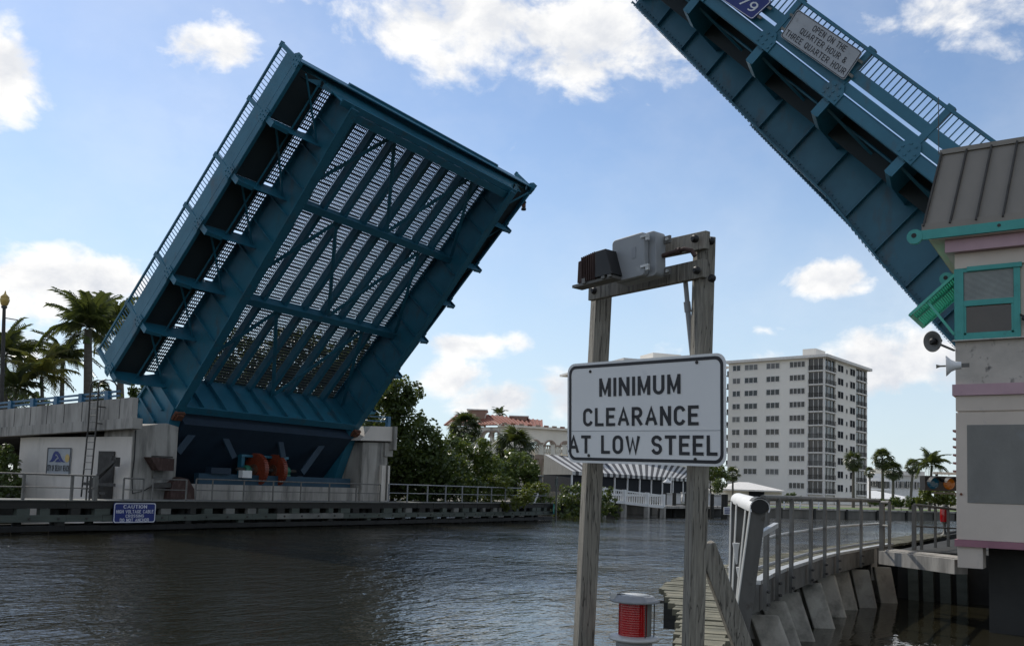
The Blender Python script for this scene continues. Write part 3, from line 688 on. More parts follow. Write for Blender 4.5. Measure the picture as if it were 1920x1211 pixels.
MB().prism([(41.6, y0, 5.70), (41.6, y1, grade(y1)), (41.6, y1, grade(y1)-1.4), (41.6, y0, 4.3)], V(.28, 0, 0)).build('parapet', conc, appr)
for k in range(0, 16):
    y = 36.9+1.45*k
    if y < 60: MB().obox((24.113, y, grade(y)-.47), (.006, 0, 0), (0, .012, 0), (0, 0, .45)).build('parapet_joint', conc_dark, appr)
rail = thing('bridge_railing', 'blue two-bar railing on top of the concrete approach parapet', 'railing', (24.3, 48, 5.3))
for dz in (.16, .36):
    MB().bar((24.28, 37.2, grade(37.2)+dz), (24.28, 80, grade(80)+dz), .07, .09, (1, 0, 0)).build('rail_bar', blue_dark, rail)
p0 = None
for k in range(13):
    y = 38.1+2.05*k
    if p0 is None: p0 = MB().box(24.18, 24.38, y-.14, y+.14, grade(y)-.02, grade(y)+.42).build('rail_post', blue_dark, rail); yy = y
    else: rep(p0, (0, y-yy, grade(y)-grade(yy)))
rail2 = thing('bridge_railing', 'short blue railing on the right pier cap beyond the far leaf', 'railing', (41, 37, 5.6))
MB().bar((39.9, 36.5, 6.18), (41.8, 36.5, 6.26), .06, .07, (0, 1, 0)).build('rail_bar', blue_dark, rail2)
MB().bar((39.7, 36.5, 5.92), (41.8, 36.5, 6.0), .06, .07, (0, 1, 0)).build('rail_bar', blue_dark, rail2)
MB().box(41.45, 41.7, 36.4, 36.6, 5.6, 6.3).build('rail_post', blue_dark, rail2)

# ladder up the side wall with hooped grab rails
lad = thing('ladder', 'steel ladder with hooped grab rails climbing the pier side wall', 'ladder', (24.0, 38.3, 1.2))
xl = 23.75
for ya in (38.0, 38.62):
    pts = [(xl+.05, ya+.25, 1.25), (xl, ya, 4.5), (xl-.05, ya-.05, 6.1)]+[(xl-.05+.45*(1-math.cos(a)), ya-.05, 6.25+.3*math.sin(a)) for a in np.linspace(.2, math.pi-.2, 6)]+[(xl+.9, ya-.05, 5.6)]
    MB().tube(pts, .035, 6).build('side_rail', galv_dark, lad)
r0 = None
for k in range(15):
    z = 1.6+.30*k; dy = .25*(4.5-z)/3.25 if z < 4.5 else 0
    r = MB().tube([(xl+.01, 38.0+dy, z), (xl+.01, 38.62+dy, z)], .018, 6).build('rung', galv, lad)
for z in (4.55, 5.3): MB().bar((xl, 38.0, z), (24.3, 38.0, z), .05, .05).build('standoff', galv_dark, lad)
MB().box(24.42, 24.47, 37.55, 38.75, 1.2, 3.34).build('steel_door', galv_dark, None, 'dark steel door in the pale pier wall behind the ladder', 'door')
st = thing('wooden_steps', 'small timber stair frame with sloping handrails beside the ladder', 'steps', (24.1, 37.6, 1.26))
for a, b, w in (((24.1, 38.5, 1.9), (24.0, 36.7, 2.95), .14), ((23.8, 38.3, 1.9), (23.7, 36.35, 2.9), .14), ((23.8, 38.7, 1.85), (23.8, 36.4, 1.85), .14), ((23.8, 38.3, 1.5), (23.8, 37.0, 1.45), .1), ((23.7, 38.0, .9), (23.7, 37.85, 2.0), .18), ((23.8, 37.5, 1.26), (23.8, 37.7, 1.9), .14)):
    MB().bar(a, b, .08, w, (1, 0, 0)).build('timber_bar', galv_dark, st)
for y, z in ((36.7, 2.95), (36.35, 2.9)): MB().box(23.7, 23.9, y-.08, y+.08, z-.25, z+.15).build('bracket_plate', galv_dark, st)

# painted city board on the side wall
cs = thing('city_sign', 'white board with a blue wave, yellow sun and city name on the pier wall', 'sign', (24.47, 42, 2.2))
MB().box(24.44, 24.475, 41.0, 42.97, 2.2, 3.48).build('sign_board', sign_grey, cs)
def cw(u, v): return V(24.43, 42.97-u*1.97, 2.2+v*1.28)      # board coordinates, left to right
rm = MB(); ring_mesh(rm, [(0, 0), (1, 0), (1, 1), (0, 1)], [(.02, .03), (.98, .03), (.98, .97), (.02, .97)], lambda p: cw(*p), V(-.012, 0, 0)); rm.build('sign_border', sign_black, cs)
wave = [(.10, .47), (.17, .53), (.22, .62), (.24, .72), (.28, .82), (.36, .88), (.46, .86), (.55, .76), (.62, .63), (.70, .52), (.80, .47)]
inner_w = [(.70, .47), (.60, .50), (.52, .60), (.46, .70), (.40, .76), (.34, .75), (.37, .68), (.42, .70), (.44, .64), (.38, .60), (.34, .53), (.25, .48)]
MB().prism([cw(*p) for p in wave+inner_w], V(-.008, 0, 0)).build('wave_mark', sign_blue, cs)
MB().prism([cw(*p) for p in [(.36, .47), (.43, .56), (.50, .60), (.56, .52), (.62, .47)]], V(-.008, 0, 0)).build('wave_mark', sign_blue, cs)
MB().prism([cw(.87+.09*math.cos(a), .62+.15*math.sin(a)) for a in np.linspace(0, 2*math.pi, 20, False)], V(-.006, 0, 0)).build('sun_disc', brass, cs)
lettering('CITY OF DELRAY BEACH', sign_black, cw(.04, .14), V(0, -1, 0), V(0, 0, 1), 1.97*.92, 1.28*.22, cs)

# ------------------------------------------------------------------ far fender: timber wales on piles with a railed walkway
YW = 33.9
def fpath(x):                       # face line of the fender, curving back at its far nose
    return YW if x < 44 else YW+.004*(x-44)**2
fen = thing('timber_fender', 'long dark timber fender with railed walkway in front of the far pier', 'fender', (33, YW+.6, 0))
XA, XB = 8.0, 58.2
xs_f = [XA+i*(XB-XA)/33 for i in range(34)]
def fseg(mb, xa, xb, off, z0, z1, t, gap=.02):
    p, q = V(xa+gap/2, fpath(xa)+off, 0), V(xb-gap/2, fpath(xb)+off, 0); d = q-p; n = unit(V(-d[1], d[0], 0))
    mb.obox((p+q)/2+n*t/2+V(0, 0, (z0+z1)/2), d/2, n*t/2, V(0, 0, (z1-z0)/2)); return mb
for i in range(0, 33, 3):
    a, b = xs_f[i], xs_f[i+3]; j = random.uniform(-.015, .015)
    def run(name, m_, off, z0, z1, t, a=a, b=b):
        mb = MB()
        for k in range(3): fseg(mb, a+(b-a)*k/3, a+(b-a)*(k+1)/3, off, z0, z1, t, .03 if b > 44 else (.02 if k == 2 else 0))
        return mb.build(name, m_, fen)
    run('top_wale', wood_dark, 0, .93+j, 1.22+j, .3)
    w = run('rub_wale', wood_green if a < 30 or b > 40 else wood_pale if a < 31 else wood_green, -.06+j, .42+j, .68+j, .26)
    for k in range(4):
        x = a+(b-a)*(k+.4)/4; MB().lathe([(.045, 0), (.045, .05)], (x, fpath(x)-.11, .55), (0, 1, 0), 8).build('bolt_head', galv_dark, w)
    run('lower_wale', wood_black, .02, .06+j, .27+j, .24)
for i in range(46):
    x = XA+.5+i*1.07+random.uniform(-.25, .25)
    if x > XB-.3: continue
    wv = random.uniform(.28, .75)
    fseg(MB(), x, x+wv, -.02, .685, .925, .24).build('spacer_block', random.choice([wood_pale, wood_green, wood_dark, wood_green]), fen)
for i in range(34):
    x = XA+.4+i*1.45
    if x > XB-.2: continue
    MB().tube([(x, fpath(x)+.48, -1), (x, fpath(x)+.48, 1.15)], .17, 8).build('timber_pile', wood_dark, fen)
    if i % 2 == 0: fseg(MB(), x-.16, x+.16, -.01, .275, .415, .2).build('spacer_block', random.choice([wood_dark, wood_green]), fen)
# walkway boards in pale timber
for i in range(33):
    a, b = xs_f[i], xs_f[i+1]; mb = MB(); fseg(mb, a, b, -.05, 1.222, 1.262, 1.75 if b < 44 else 1.3, .012); mb.build('deck_board', wood_pale, fen)
# dark sheet added behind the piles to stand for shade; only slits of light pass
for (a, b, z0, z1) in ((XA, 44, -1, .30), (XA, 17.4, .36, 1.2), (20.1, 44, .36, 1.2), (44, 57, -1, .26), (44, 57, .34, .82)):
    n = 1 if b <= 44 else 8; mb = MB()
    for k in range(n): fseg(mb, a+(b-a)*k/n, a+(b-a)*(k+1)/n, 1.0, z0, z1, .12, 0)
    mb.build('shade_sheet', wood_dark, fen)

def railing(name, label, bases, hgt, mids, wpost, mtl, top_r, parent_loc, posts_w=None, cat='railing', group=None, lean=(0, 0, 0)):
    r = thing(name, label, cat, parent_loc, group)
    bases = [np.array(b, float) for b in bases]; up = V(*lean)+V(0, 0, hgt)
    for i, b in enumerate(bases):
        w = (posts_w[i] if posts_w else wpost)
        MB().bar(b-V(0, 0, .1), b+up, w, w*.8).build('rail_post', mtl, r)
    MB().tube([b+up for b in bases], top_r, 8).build('top_rail', mtl, r)
    for mfrac in mids: MB().tube([b+up*mfrac for b in bases], top_r*.7, 8).build('mid_rail', mtl, r)
    return r
def fb(px, off=.12):                # railing post foot on the fender, from its bearing
    y = YW+off
    for _ in range(25):
        p = spot(px, 940, Y=y); y = fpath(p[0])+off
    return V(p[0], y, 1.24)
railing('fender_railing', 'grey pipe railing at the far fender, left of the ladder', [fb(p) for p in (-120, -40, 42, 133)]+[fb(177)], .98, (.5,), .075, galv, .032, (18, YW, 1.25), [.09, .09, .10, .10, .16])
MB().bar(fb(161), fb(161)+V(0, 0, .95), .05, .05).build('gate_bar', galv_dark, None, 'left of the two thin upright bars by the thick rail post', 'gate bar', 'thin gate bars')
MB().bar(fb(167), fb(167)+V(0, 0, .95), .05, .05).build('gate_bar', galv_dark, None, 'right of the two thin upright bars by the thick rail post', 'gate bar', 'thin gate bars')
railing('fender_railing', 'short square pipe railing frame right of the wooden steps', [fb(230), fb(267)], .92, (.5,), .06, galv, .03, (22.7, YW, 1.25))
railing('fender_railing', 'short pipe railing in front of the drum and rusty floodlight', [fb(285), fb(348)], .92, (.52,), .06, galv, .03, (24.7, YW, 1.25))
railing('fender_railing', 'long pipe railing in front of the machinery pit', [fb(p) for p in (366, 397, 456, 511, 563, 616.5, 667, 712)], .98, (.5,), .055, galv, .03, (33, YW, 1.25))
railing('fender_railing', 'curving pipe railing along the far nose of the timber fender', [fb(p) for p in (728, 763, 801, 835, 866, 895, 921, 947, 970, 997, 1023)], 1.02, (.52,), .07, pvc, .035, (46, YW, 1.25))
# caution board on the fender
ws = thing('caution_sign', 'blue high voltage cable caution sign fixed to the far timber fender', 'sign', (23.1, YW-.1, .36))
def cs_p(p): return V(23.08+p[0], YW-.13, .76+p[1])
rr = round_rect(1.94, .82, .09)
MB().prism([cs_p(p) for p in rr], V(0, .03, 0)).build('sign_board', sign_blue, ws)
rm = MB(); ring_mesh(rm, [(x*.985, y*.965) for x, y in rr], [(x*.95, y*.885) for x, y in rr], cs_p, V(0, -.006, 0)); rm.build('sign_border', sign_lt, ws)
for txt, w, hh, v in (('CAUTION', 1.08, .14, .18), ('HIGH VOLTAGE CABLE', 1.72, .14, -.02), ('CROSSING', .84, .125, -.19), ('DO NOT ANCHOR', 1.34, .14, -.365)):
    lettering(txt, sign_lt, cs_p((-w/2, v)), V(1, 0, 0), V(0, 0, 1), w, hh, ws, thick=.004, bold=.02)
# nose details on the far fender
MB().box(*[0]*0) if 0 else None
def px_on_fender(px): return fb(px)
q = fb(1030); nb = MB().bar(q+V(-.35, -.35, -.62), q+V(.35, -.22, -.62), .03, .55, (0, 0, 1)) if 0 else MB().obox(q+V(0, -.38, -.40), V(.38, .25, 0), V(-.02, .03, 0), V(0, 0, .33))
nb.build('fender_board', teal, None, 'small teal board fixed low on the far fender nose', 'board')
t = thing('navigation_marker', 'grey green board on a post at the far fender nose', 'marker', fb(1043))
q = fb(1043)
MB().bar(q-V(0, 0, 1.6), q+V(0, 0, 2.0), .10, .10).build('marker_post', wood_pale, t)
MB().obox(q+V(-.25, -.12, 1.55), V(.36, .12, 0), V(-.01, .03, 0), V(0, 0, .29)).build('marker_board', wood_green, t)
t = thing('fender_lantern', 'small lantern on a braced stand at the far fender nose', 'lantern', fb(1012))
q = fb(1012)
MB().lathe([(.05, 1.0), (.05, 1.45), (.16, 1.5), (.17, 1.58), (.12, 1.62), (.12, 1.86), (.22, 1.9), (.16, 1.99), (.02, 2.02)], q, n=12).build('lantern_body', galv, t)
MB().bar(q+V(-.9, -.1, 0), q+V(0, 0, 1.05), .10, .06).build('stand_brace', alu, t)
MB().bar(q+V(.7, .3, 0), q+V(0, 0, 1.05), .08, .06).build('stand_brace', galv, t)

# ------------------------------------------------------------------ near fender: curved timber walk, steel wale, battered concrete piles
CURB = [spot(px, py, Z=1.24) for px, py in ((1423.4, 1088.7), (1447.8, 1074.6), (1473.5, 1064.3), (1510.7, 1052.8), (1537.7, 1044), (1563.4, 1037.4), (1607, 1029.7))]+[V(21.8, 4.62, 1.24), V(24, 4.62, 1.24)]
CURB = [spot(1352, 1330, Z=1.24), spot(1392, 1175, Z=1.24)]+CURB
nf = thing('timber_fender', 'curved timber fender walk on battered concrete piles at right', 'fender', (16, 4.4, 0))
def along(pts, step):
    out = []; carry = 0
    for a, b in zip(pts[:-1], pts[1:]):
        L = np.linalg.norm(b-a); t = carry
        while t < L: out.append((a+(b-a)*t/L, unit(b-a))); t += step
        carry = t-L
    return out
k = 0
CEXT = CURB+[V(30, 4.62, 1.24), V(52, 4.62, 1.24)]
for p, d in along(CEXT, .155):
    n = unit(V(-d[1], d[0], 0)); wlen = float(np.interp(p[0], [6.0, 8.2, 10.4, 14, 17], [.30, .50, 1.0, 1.0, .85]))
    jj = random.uniform(-.03, .03)
    if p[0] > 34: continue
    MB().obox(p+n*(wlen/2+.1+jj)-V(0, 0, .075+random.uniform(0, .015)), d*.066, n*(wlen/2), V(0, 0, .03)).build('deck_plank', deck_wood, nf); k += 1
def strip(pts, off, z0, z1, t, nm, m_, par, each=True):
    for a, b in zip(pts[:-1], pts[1:]):
        d = unit(V(*(b-a)[:2], 0)); n = V(-d[1], d[0], 0); L = np.linalg.norm((b-a)[:2])
        MB().obox(V(*((a+b)/2)[:2], (z0+z1)/2)+n*(off+t/2), d*(L/2-.004), n*t/2, V(0, 0, (z1-z0)/2)).build(nm, m_, par)
strip(CURB[2:], -.02, 1.195, 1.245, .13, 'kerb_cap', alu, nf)
strip(CURB[2:], 0, .86, 1.19, .10, 'steel_wale', galv, nf)
strip(CEXT[2:], 1.0, .55, 1.10, .2, 'outer_wale', wood_dark, nf)
strip(CEXT[2:], .42, -1, 1.12, .1, 'shade_sheet', wood_dark, nf)  # dark sheet added behind the piles to stop light showing through
MB().tube([CURB[2]+V(.1, .28, .02)]+[c+V(-.05, .25, .03) for c in CURB[3:]], .03, 6).build('cable_pipe', pvc, nf)
# battered piles
for i, (x0, x1, ty) in enumerate(((1404, 1448, 1153), (1420, 1466, 1127), (1448, 1493, 1109), (1494, 1535, 1092), (1527, 1557, 1077), (1556, 1581, 1069), (1588, 1626, 1067), (1630, 1668, 1062))):
    top = spot((x0+x1)/2, ty, Z=.78 if i > 3 else .70+.02*i); d = CURB[min(2+i, 8)]; a = .40
    dirn = unit(V(.04, -.40+.032*i, -1)); r_ = V(.80, -.60, 0) if 0 else unit(V(IR[0], IR[1], 0)); fwd = unit(np.cross(r_, dirn))
    mb = MB(); c0 = top; c1 = top+dirn*2.6; hw = a/2; ch = .045
    sq_ = [(-hw, -hw), (hw-ch, -hw), (hw, -hw+ch), (hw, hw), (-hw, hw)]
    P0 = [c0+r_*u+fwd*v for u, v in sq_]; P1 = [c1+r_*u+fwd*v for u, v in sq_]
    n_ = 5; mb.add(P0+P1, [tuple(range(n_)), tuple(range(2*n_-1, n_-1, -1))]+[(j, j+n_, (j+1) % n_+n_, (j+1) % n_) for j in range(n_)])
    mb.build('battered_pile', pile_conc, nf, bevel=.02)
    # short upright stub carrying the wale
    MB().bar(top+V(-.1, .12, -.3), top+V(-.1, .12, .4), .14, .14, r_).build('pile_stub', conc, nf)
for i, px in enumerate((1712, 1740, 1772, 1803)):
    t_ = spot(px, 1075, X=23.2); MB().bar(V(23.2, t_[1], 1.1), V(23.15, t_[1]-.05, -1), .22, .16, (0, 1, 0)).build('timber_pile', wood_green, nf)
# railing along the kerb
feet = [c+V(0, -.03, 0) for c in CURB[3:9]]+[spot(1648, 1025.8, Y=4.55)]
feet = [CURB[2]+V(.05, -.02, 0)]+feet
nr = thing('fender_railing', 'grey pipe railing curving along the near timber fender', 'railing', (15, 4.2, 1.24))
for i, b in enumerate(feet):
    b = np.array(b); b[2] = 1.24
    top = V(b[0], b[1], 2.27)
    MB().bar(b-V(0, .05, .36), top-V(0, .05, 0), .085 if i in (0, 1, 5) else .065, .05).build('rail_post', galv, nr)
    for dz in (-.12, -.28): MB().lathe([(.022, 0), (.022, .03)], b+V(-.05, -.09, dz), (-.5, -1, 0), 6).build('bolt_head', galv_dark, nr)
tp = [V(b[0], b[1], 2.27) for b in feet]
MB().tube(tp+[V(21.9, 4.6, 2.27)], .042, 8).build('top_rail', galv, nr)
MB().tube([p-V(0, 0, .52) for p in tp]+[V(21.9, 4.6, 1.75)], .024, 8).build('mid_rail', alu, nr)
# platform edge beam running from the fender to the bridge house, with its own railing
pb = thing('platform_beam', 'grey concrete platform beam between the near fender and the bridge house', 'beam', (20.6, 3.5, .8))
pa_, pb_ = spot(1659, 1030, Z=1.26), spot(1802, 1046, Z=1.26)
MB().bar(pa_-V(0, 0, .16), pb_-V(0, 0, .16), .27, .30, (0, 0, 1)).build('edge_beam', conc, pb)
MB().prism([pa_-V(0, 0, .05), pb_-V(0, 0, .05), pb_+V(.75, 0, -.05), pa_+V(.75, 0, -.05)], V(0, 0, .045)).build('platform_slab', conc, pb)
f2 = [spot(px, 1030, Z=1.22) for px in (1684, 1701)]
railing('fender_railing', 'short end railing between the curved fender rail and the platform', [V(21.2, 4.3, 1.24), V(20.7, 4.05, 1.24)], 1.0, (.5,), .09, galv, .035, (21, 4.2, 1.24), [.12, .07])
railing('fender_railing', 'straight platform railing beside the bridge house wall', [spot(px, 1026, Y=y_) for px, y_ in ((1714, 4.1), (1728, 4.0), (1754, 3.9), (1778, 3.75), (1812, 3.55))], 1.02, (.5,), .06, galv, .032, (22, 3.9, 1.24), [.11, .08, .07, .08, .08])
# slatted guard at the near end of the fender
gd = thing('end_guard', 'leaning grey guard of flat bars under a white rounded cap', 'guard', (8.3, 2.9, 1.0))
ga, gb = spot(1424, 947, D=7.3), spot(1384, 933, D=9.6)
cdir = unit(gb-ga); side = unit(np.cross(cdir, (0, 0, 1)))
prof = [(.08*math.cos(a), .075*math.sin(a)) for a in np.linspace(-.5, math.pi+.5, 12)]
mb = MB(); A = [ga-cdir*.05+side*u+V(0, 0, w-.02) for u, w in prof]; B = [gb+side*u*.95+V(0, 0, w*.95-.02) for u, w in prof]; n_ = len(prof)
mb.add(A+B, [(i, i+1, n_+i+1, n_+i) for i in range(n_-1)], True)
A2 = [p+(ga-p)*.12 for p in A]; B2 = [p+(gb-p)*.12 for p in B]
mb.add(A2+B2, [(i, n_+i, n_+i+1, i+1) for i in range(n_-1)], True)
mb.add(A+A2, [(i, n_+i, n_+i+1, i+1) for i in range(n_-1)]); mb.build('rounded_cap', white_paint, gd)
MB().tube([ga-cdir*.04, ga+cdir*.25], .066, 14).build('end_plug', black, gd)
for (tx, ty, bx, by, D0, D1, w) in ((1422, 955, 1386, 1215, 7.3, 7.2, .118), (1410, 948, 1388, 1160, 7.9, 7.9, .09), (1392, 944, 1381, 1165, 8.7, 8.5, .10), (1381, 940, 1376, 1150, 9.4, 9.0, .10)):
    p, q = spot(tx, ty, D=D0), spot(bx, by, D=D1)
    MB().bar(p, q+(q-p)*.25, w, .035, unit(V(IR[0], IR[1], 0))).build('guard_bar', guard_grey, gd, bevel=.006)
    MB().bar(p-V(IR[0], IR[1], 0)*(w/2+.006), q-V(IR[0], IR[1], 0)*(w/2+.004), .008, .045, unit(V(IR[0], IR[1], 0))).build('guard_edge_glint', alu, gd)  # bright strip drawn as the sun glint on each bar's left edge
for (px, py, D) in ((1380, 1032, 8.3), (1387, 1078, 8.0), (1394, 1112, 7.7)):
    c = spot(px, py, D=D); m = MB(); d = unit(V(.1, .1, -1)); m.tube([c+V(0, 0, .07), c, c-V(-.02, 0, .12)], .035, 8, .008); m.build('guard_glint', white_paint, gd)  # white drops shaped to stand in for sun glints on the bars
m = MB(); m.bar(spot(1368, 1068, D=9.3), spot(1400, 1040, D=9.9), .05, .05); m.build('guard_stay', alu, gd)
m = MB(); m.bar(spot(1408, 1012, D=8.2), spot(1455, 984, D=9.8), .05, .05); m.build('guard_stay', alu, gd)
# red lantern farther along the fender
t = thing('navigation_lantern', 'small red lantern on a stalk at the far end of the near fender', 'lantern', (31.9, 4.6, 1.24))
q = V(31.9, 4.6, 1.24)
MB().lathe([(.14, 0), (.05, .06), (.04, .35), (.10, .42)], q, n=10).build('lantern_stalk', galv, t)
MB().lathe([(.12, .42), (.13, .50), (.13, .80), (.12, .86)], q, n=14).build('lantern_lens', red_lens, t)
MB().lathe([(.14, .86), (.14, .9), (.05, .96)], q, n=14).build('lantern_cap', galv, t)

# ------------------------------------------------------------------ bridge tender house at right
HX, HY = 18.0, 2.40
HY0, HX1 = -6.5, 22.5
hs = thing('bridge_house', 'cream bridge tender house with grey metal roof and teal window at the right edge', 'bridge house', (20, -1.5, 1.2))
MB().box(HX+.03, HX1, HY0, HY-.03, 1.62, 6.5).build('wall_core', house_wall, hs)
MB().box(HX, HX1+.02, HY0, HY, 4.40, 5.17).build('sill_wall', house_dirty, hs)
MB().box(HX+.0, HX1+.01, HY0, HY+.0, 3.92, 4.19).build('wall_band', house_wall, hs)
MB().box(HX+.0, HX1+.01, HY0, HY+.0, 1.645, 3.89).build('lower_wall', house_wall, hs)
MB().box(HX-.05, HX1, HY0, HY+.05, 4.195, 4.395).build('pink_band', pink, hs)
MB().box(HX-.03, HX1, HY0, HY+.03, 1.52, 1.64).build('rose_band', pink_dark, hs)
MB().box(HX-.012, HX+.02, HY0, 2.22, 2.29, 3.67).build('stucco_panel', panel_grey, hs, bevel=.01)
MB().box(HX+.02, HX+.5, 1.99, HY-.01, 1.15, 1.52).build('corner_block', house_wall, hs)
MB().box(HX-.02, HX1, HY0, HY+.0, 6.5, 6.78).build('cream_frieze', house_wall, hs)
MB().box(HX-.16, HX1+.16, HY0, HY+.14, 6.785, 7.01).build('pink_fascia', pink, hs)
MB().box(HX-.30, HX1+.3, HY0, HY+.38, 7.015, 7.02).build('soffit', house_wall, hs)
for x in (HX-.30, HX1-1.1):
    m = MB(); m.box(x-.03, x+.03, HY0, HY+.60, 7.03, 7.20)
    c = V(x, HY+.62, 7.10)
    m.lathe([(.135, -.04), (.135, .04)], c, (1, 0, 0), 20); bm_ = m.build('eave_beam', teal, hs)
    MB().lathe([(.045, -.045), (.045, .045)], c+V(0, .01, .02), (1, 0, 0), 14).build('beam_hole', black, bm_)
    for y in (1.65, .7): MB().lathe([(.03, -.035), (.03, .035)], (x-.0, y, 7.13), (1, 0, 0), 10).build('bolt_head', galv_dark, bm_)
# mansard roof of standing seam sheets: each sheet and seam on its own
zb, zt = 7.22, 8.72; inn = .40
YB, YT = HY+.47, HY+.22
MB().box(HX-.33, HX1+.33, HY0, YB+.03, 7.2, 7.32).build('drip_edge', roof_metal, hs)
sheets = 20
for i in range(sheets):
    ya, yb = YB-i*.42, YB-(i+1)*.42
    if ya < HY0: break
    yat, ybt = YT-i*.405, YT-(i+1)*.405
    MB().prism([(HX-.30, ya, zb+.06), (HX-.30, yb, zb+.06), (HX-.30+inn, ybt, zt), (HX-.30+inn, yat, zt)], V(.05, 0, 0)).build('roof_sheet', roof_metal, hs)
    MB().bar((HX-.335, ya-(.02 if i else .0), zb+.05), (HX-.335+inn, yat-(.02 if i else .0), zt), .03, .06, (0, 1, 0)).build('roof_seam', galv_dark, hs)
MB().prism([(HX-.30, YB, zb+.06), (HX1+.3, YB, zb+.06), (HX1+.3-inn, YT, zt), (HX-.30+inn, YT, zt)], V(0, -.05, 0)).build('roof_side', roof_metal, hs)
MB().box(HX-.34+inn, HX1+.3-inn, HY0, YT+.03, zt-.02, zt+.07).build('roof_cap', roof_metal, hs)
MB().tube([(HX+.1, YT+.05, zt), (HX+.1, YT+.05, zt+1.1)], .008, 5).build('whip_aerial', black, None, 'thin black whip aerial on the house roof corner', 'aerial')
# corner window
wy0, wy1, wz0, wz1 = 1.36, HY-.005, 5.19, 6.49
win = MB().box(HX-.05, HX+.02, wy0, wy0+.10, wz0, wz1)
win.box(HX-.05, HX+.02, wy1-.14, wy1, wz0, wz1); win.box(HX-.046, HX+.016, wy0+.004, wy1-.004, wz1-.07, wz1-.006); win.box(HX-.046, HX+.016, wy0+.004, wy1-.004, wz0+.006, wz0+.09)
win.box(HX-.044, HX+.014, wy0+.006, wy1-.006, 5.80, 5.90); win.box(HX-.075, HX-.0, wy0-.03, wy1-.2, wz1-.06, wz1+.02)
wf = win.build('window', teal, hs)
MB().box(HX-.02, HX+.01, wy0+.1, wy1-.14, 5.9, wz1-.07).build('pane', glass2, wf)
m0 = None
for k in range(24):
    z = 5.91+k*.0215; m = MB(); m.obox((HX-.026, (wy0+wy1-.04)/2, z), (.004, 0, .006), (0, (wy1-wy0-.26)/2, 0), (-.002, 0, .003))
    if m0 is None: m0 = m.build('blind_slat', blind, wf)
    else: rep(m0, (0, 0, k*.0215))
MB().box(HX-.02, HX+.01, wy0+.14, wy1-.18, 5.31, 5.78).build('pane', glass, wf)
s2 = MB()
for a in ((wy0+.10, wy0+.14, 5.28, 5.8), (wy1-.18, wy1-.14, 5.28, 5.8)): s2.box(HX-.035, HX+.015, *a)
s2.box(HX-.035, HX+.015, wy0+.1, wy1-.14, 5.28, 5.315); s2.build('sash', teal, wf)
MB().prism([(HX-.10, HY+.06, 5.17), (HX-.10, HY0, 5.17), (HX-.02, HY0, 5.21), (HX-.02, HY+.02, 5.21)], V(.08, 0, 0)).build('window_sill', house_dirty, hs)
MB().box(HX-.02, HX1, HY-.13, HY+.012, 5.19, 6.49).build('corner_mullion', teal, hs)
# bahama shutter on the channel wall, propped out
sh = thing('louvred_shutter', 'bright green louvred shutter propped out from the house wall', 'shutter', (18.8, 2.8, 5.6))
a0, a1 = V(18.12, HY+.02, 6.42), V(18.12, 3.18, 5.74); ax_ = unit(a1-a0); Ls = np.linalg.norm(a1-a0); wx = 1.35
nx_ = unit(np.cross(ax_, (1, 0, 0)))
for dx in (0, wx): MB().bar(a0+V(dx, 0, 0), a1+V(dx, 0, 0), .07, .05, (1, 0, 0)).build('shutter_stile', teal_bright, sh)
for u in (.01, .99): MB().bar(a0+ax_*Ls*u, a0+ax_*Ls*u+V(wx, 0, 0), .05, .07, nx_).build('shutter_rail', teal_bright, sh)
MB().bar(a0+V(wx*.36, 0, 0), a1+V(wx*.36, 0, 0), .06, .05, (1, 0, 0)).build('shutter_stile', teal_bright, sh)
sl0 = None
for k in range(22):
    p = a0+ax_*Ls*(k+1.2)/23.5
    if sl0 is None:
        m = MB(); m.obox(p+V(wx/2, 0, 0), (wx/2-.03, 0, 0), unit(ax_*.75+nx_*.75)*.03, unit(nx_*.75-ax_*.75)*.004); sl0 = m.build('louvre', teal_bright, sh); pk = p
    else: rep(sl0, p-pk)
MB().bar(a0+ax_*Ls*.62+V(.05, 0, 0)-nx_*.03, (18.12, HY+.03, 5.32), .045, .045, (1, 0, 0)).build('prop_strut', teal_bright, sh)
# loudhailers, wall fittings
t = thing('siren_disc', 'round grey siren dish with dark centre beside the house corner', 'siren', spot(1749, 640, D=15.4))
c = spot(1749, 640, D=15.4); fdir = unit(V(-.75, .45, -.15))
MB().lathe([(.03, -.20), (.06, -.12), (.10, -.05), (.175, .0), (.18, .012), (.17, .015), (.09, -.03), (.05, -.05)], c, fdir, 28).build('siren_dish', galv, t)
MB().lathe([(.052, -.05), (.058, .02), (.03, .04)], c, fdir, 16).build('siren_core', black, t)
MB().bar(c, V(HX+.02, HY+.02, 5.02), .03, .03).build('siren_arm', galv, t)
t = thing('horn_speaker', 'white horn loudspeaker pointing left from the house wall', 'loudspeaker', spot(1780, 686, D=15.3))
c = spot(1775, 686, D=15.3); ax2 = unit(V(-.15, 1, -.02))
MB().lathe([(.06, -.22), (.07, -.14), (.10, -.07), (.16, -.01), (.175, .01), (.165, .012), (.09, -.06), (.05, -.12)], c, ax2, 22).build('horn_bell', white_paint, t)
MB().lathe([(.015, -.1), (.015, .1), (.035, .16)], c, ax2, 10).build('horn_driver', galv, t)
MB().bar(c-ax2*.2, c-ax2*.34, .06, .06).build('horn_bracket', galv, t)
t = thing('wall_lamp', 'small black swivel lamp on the wall right of the teal window', 'lamp', (HX-.1, 1.28, 5.5))
MB().lathe([(.04, -.08), (.075, .0), (.08, .05)], (HX-.14, 1.25, 5.50), (-.3, -.9, -.1), 12).build('lamp_head', black, t)
MB().bar((HX, 1.40, 5.62), (HX-.12, 1.28, 5.5), .03, .03).build('lamp_arm', black, t)
MB().lathe([(.022, 0), (.022, .02)], (HX-.004, 2.32, 2.44), (-1, 0, 0), 10).build('wall_bolt', rust, hs)
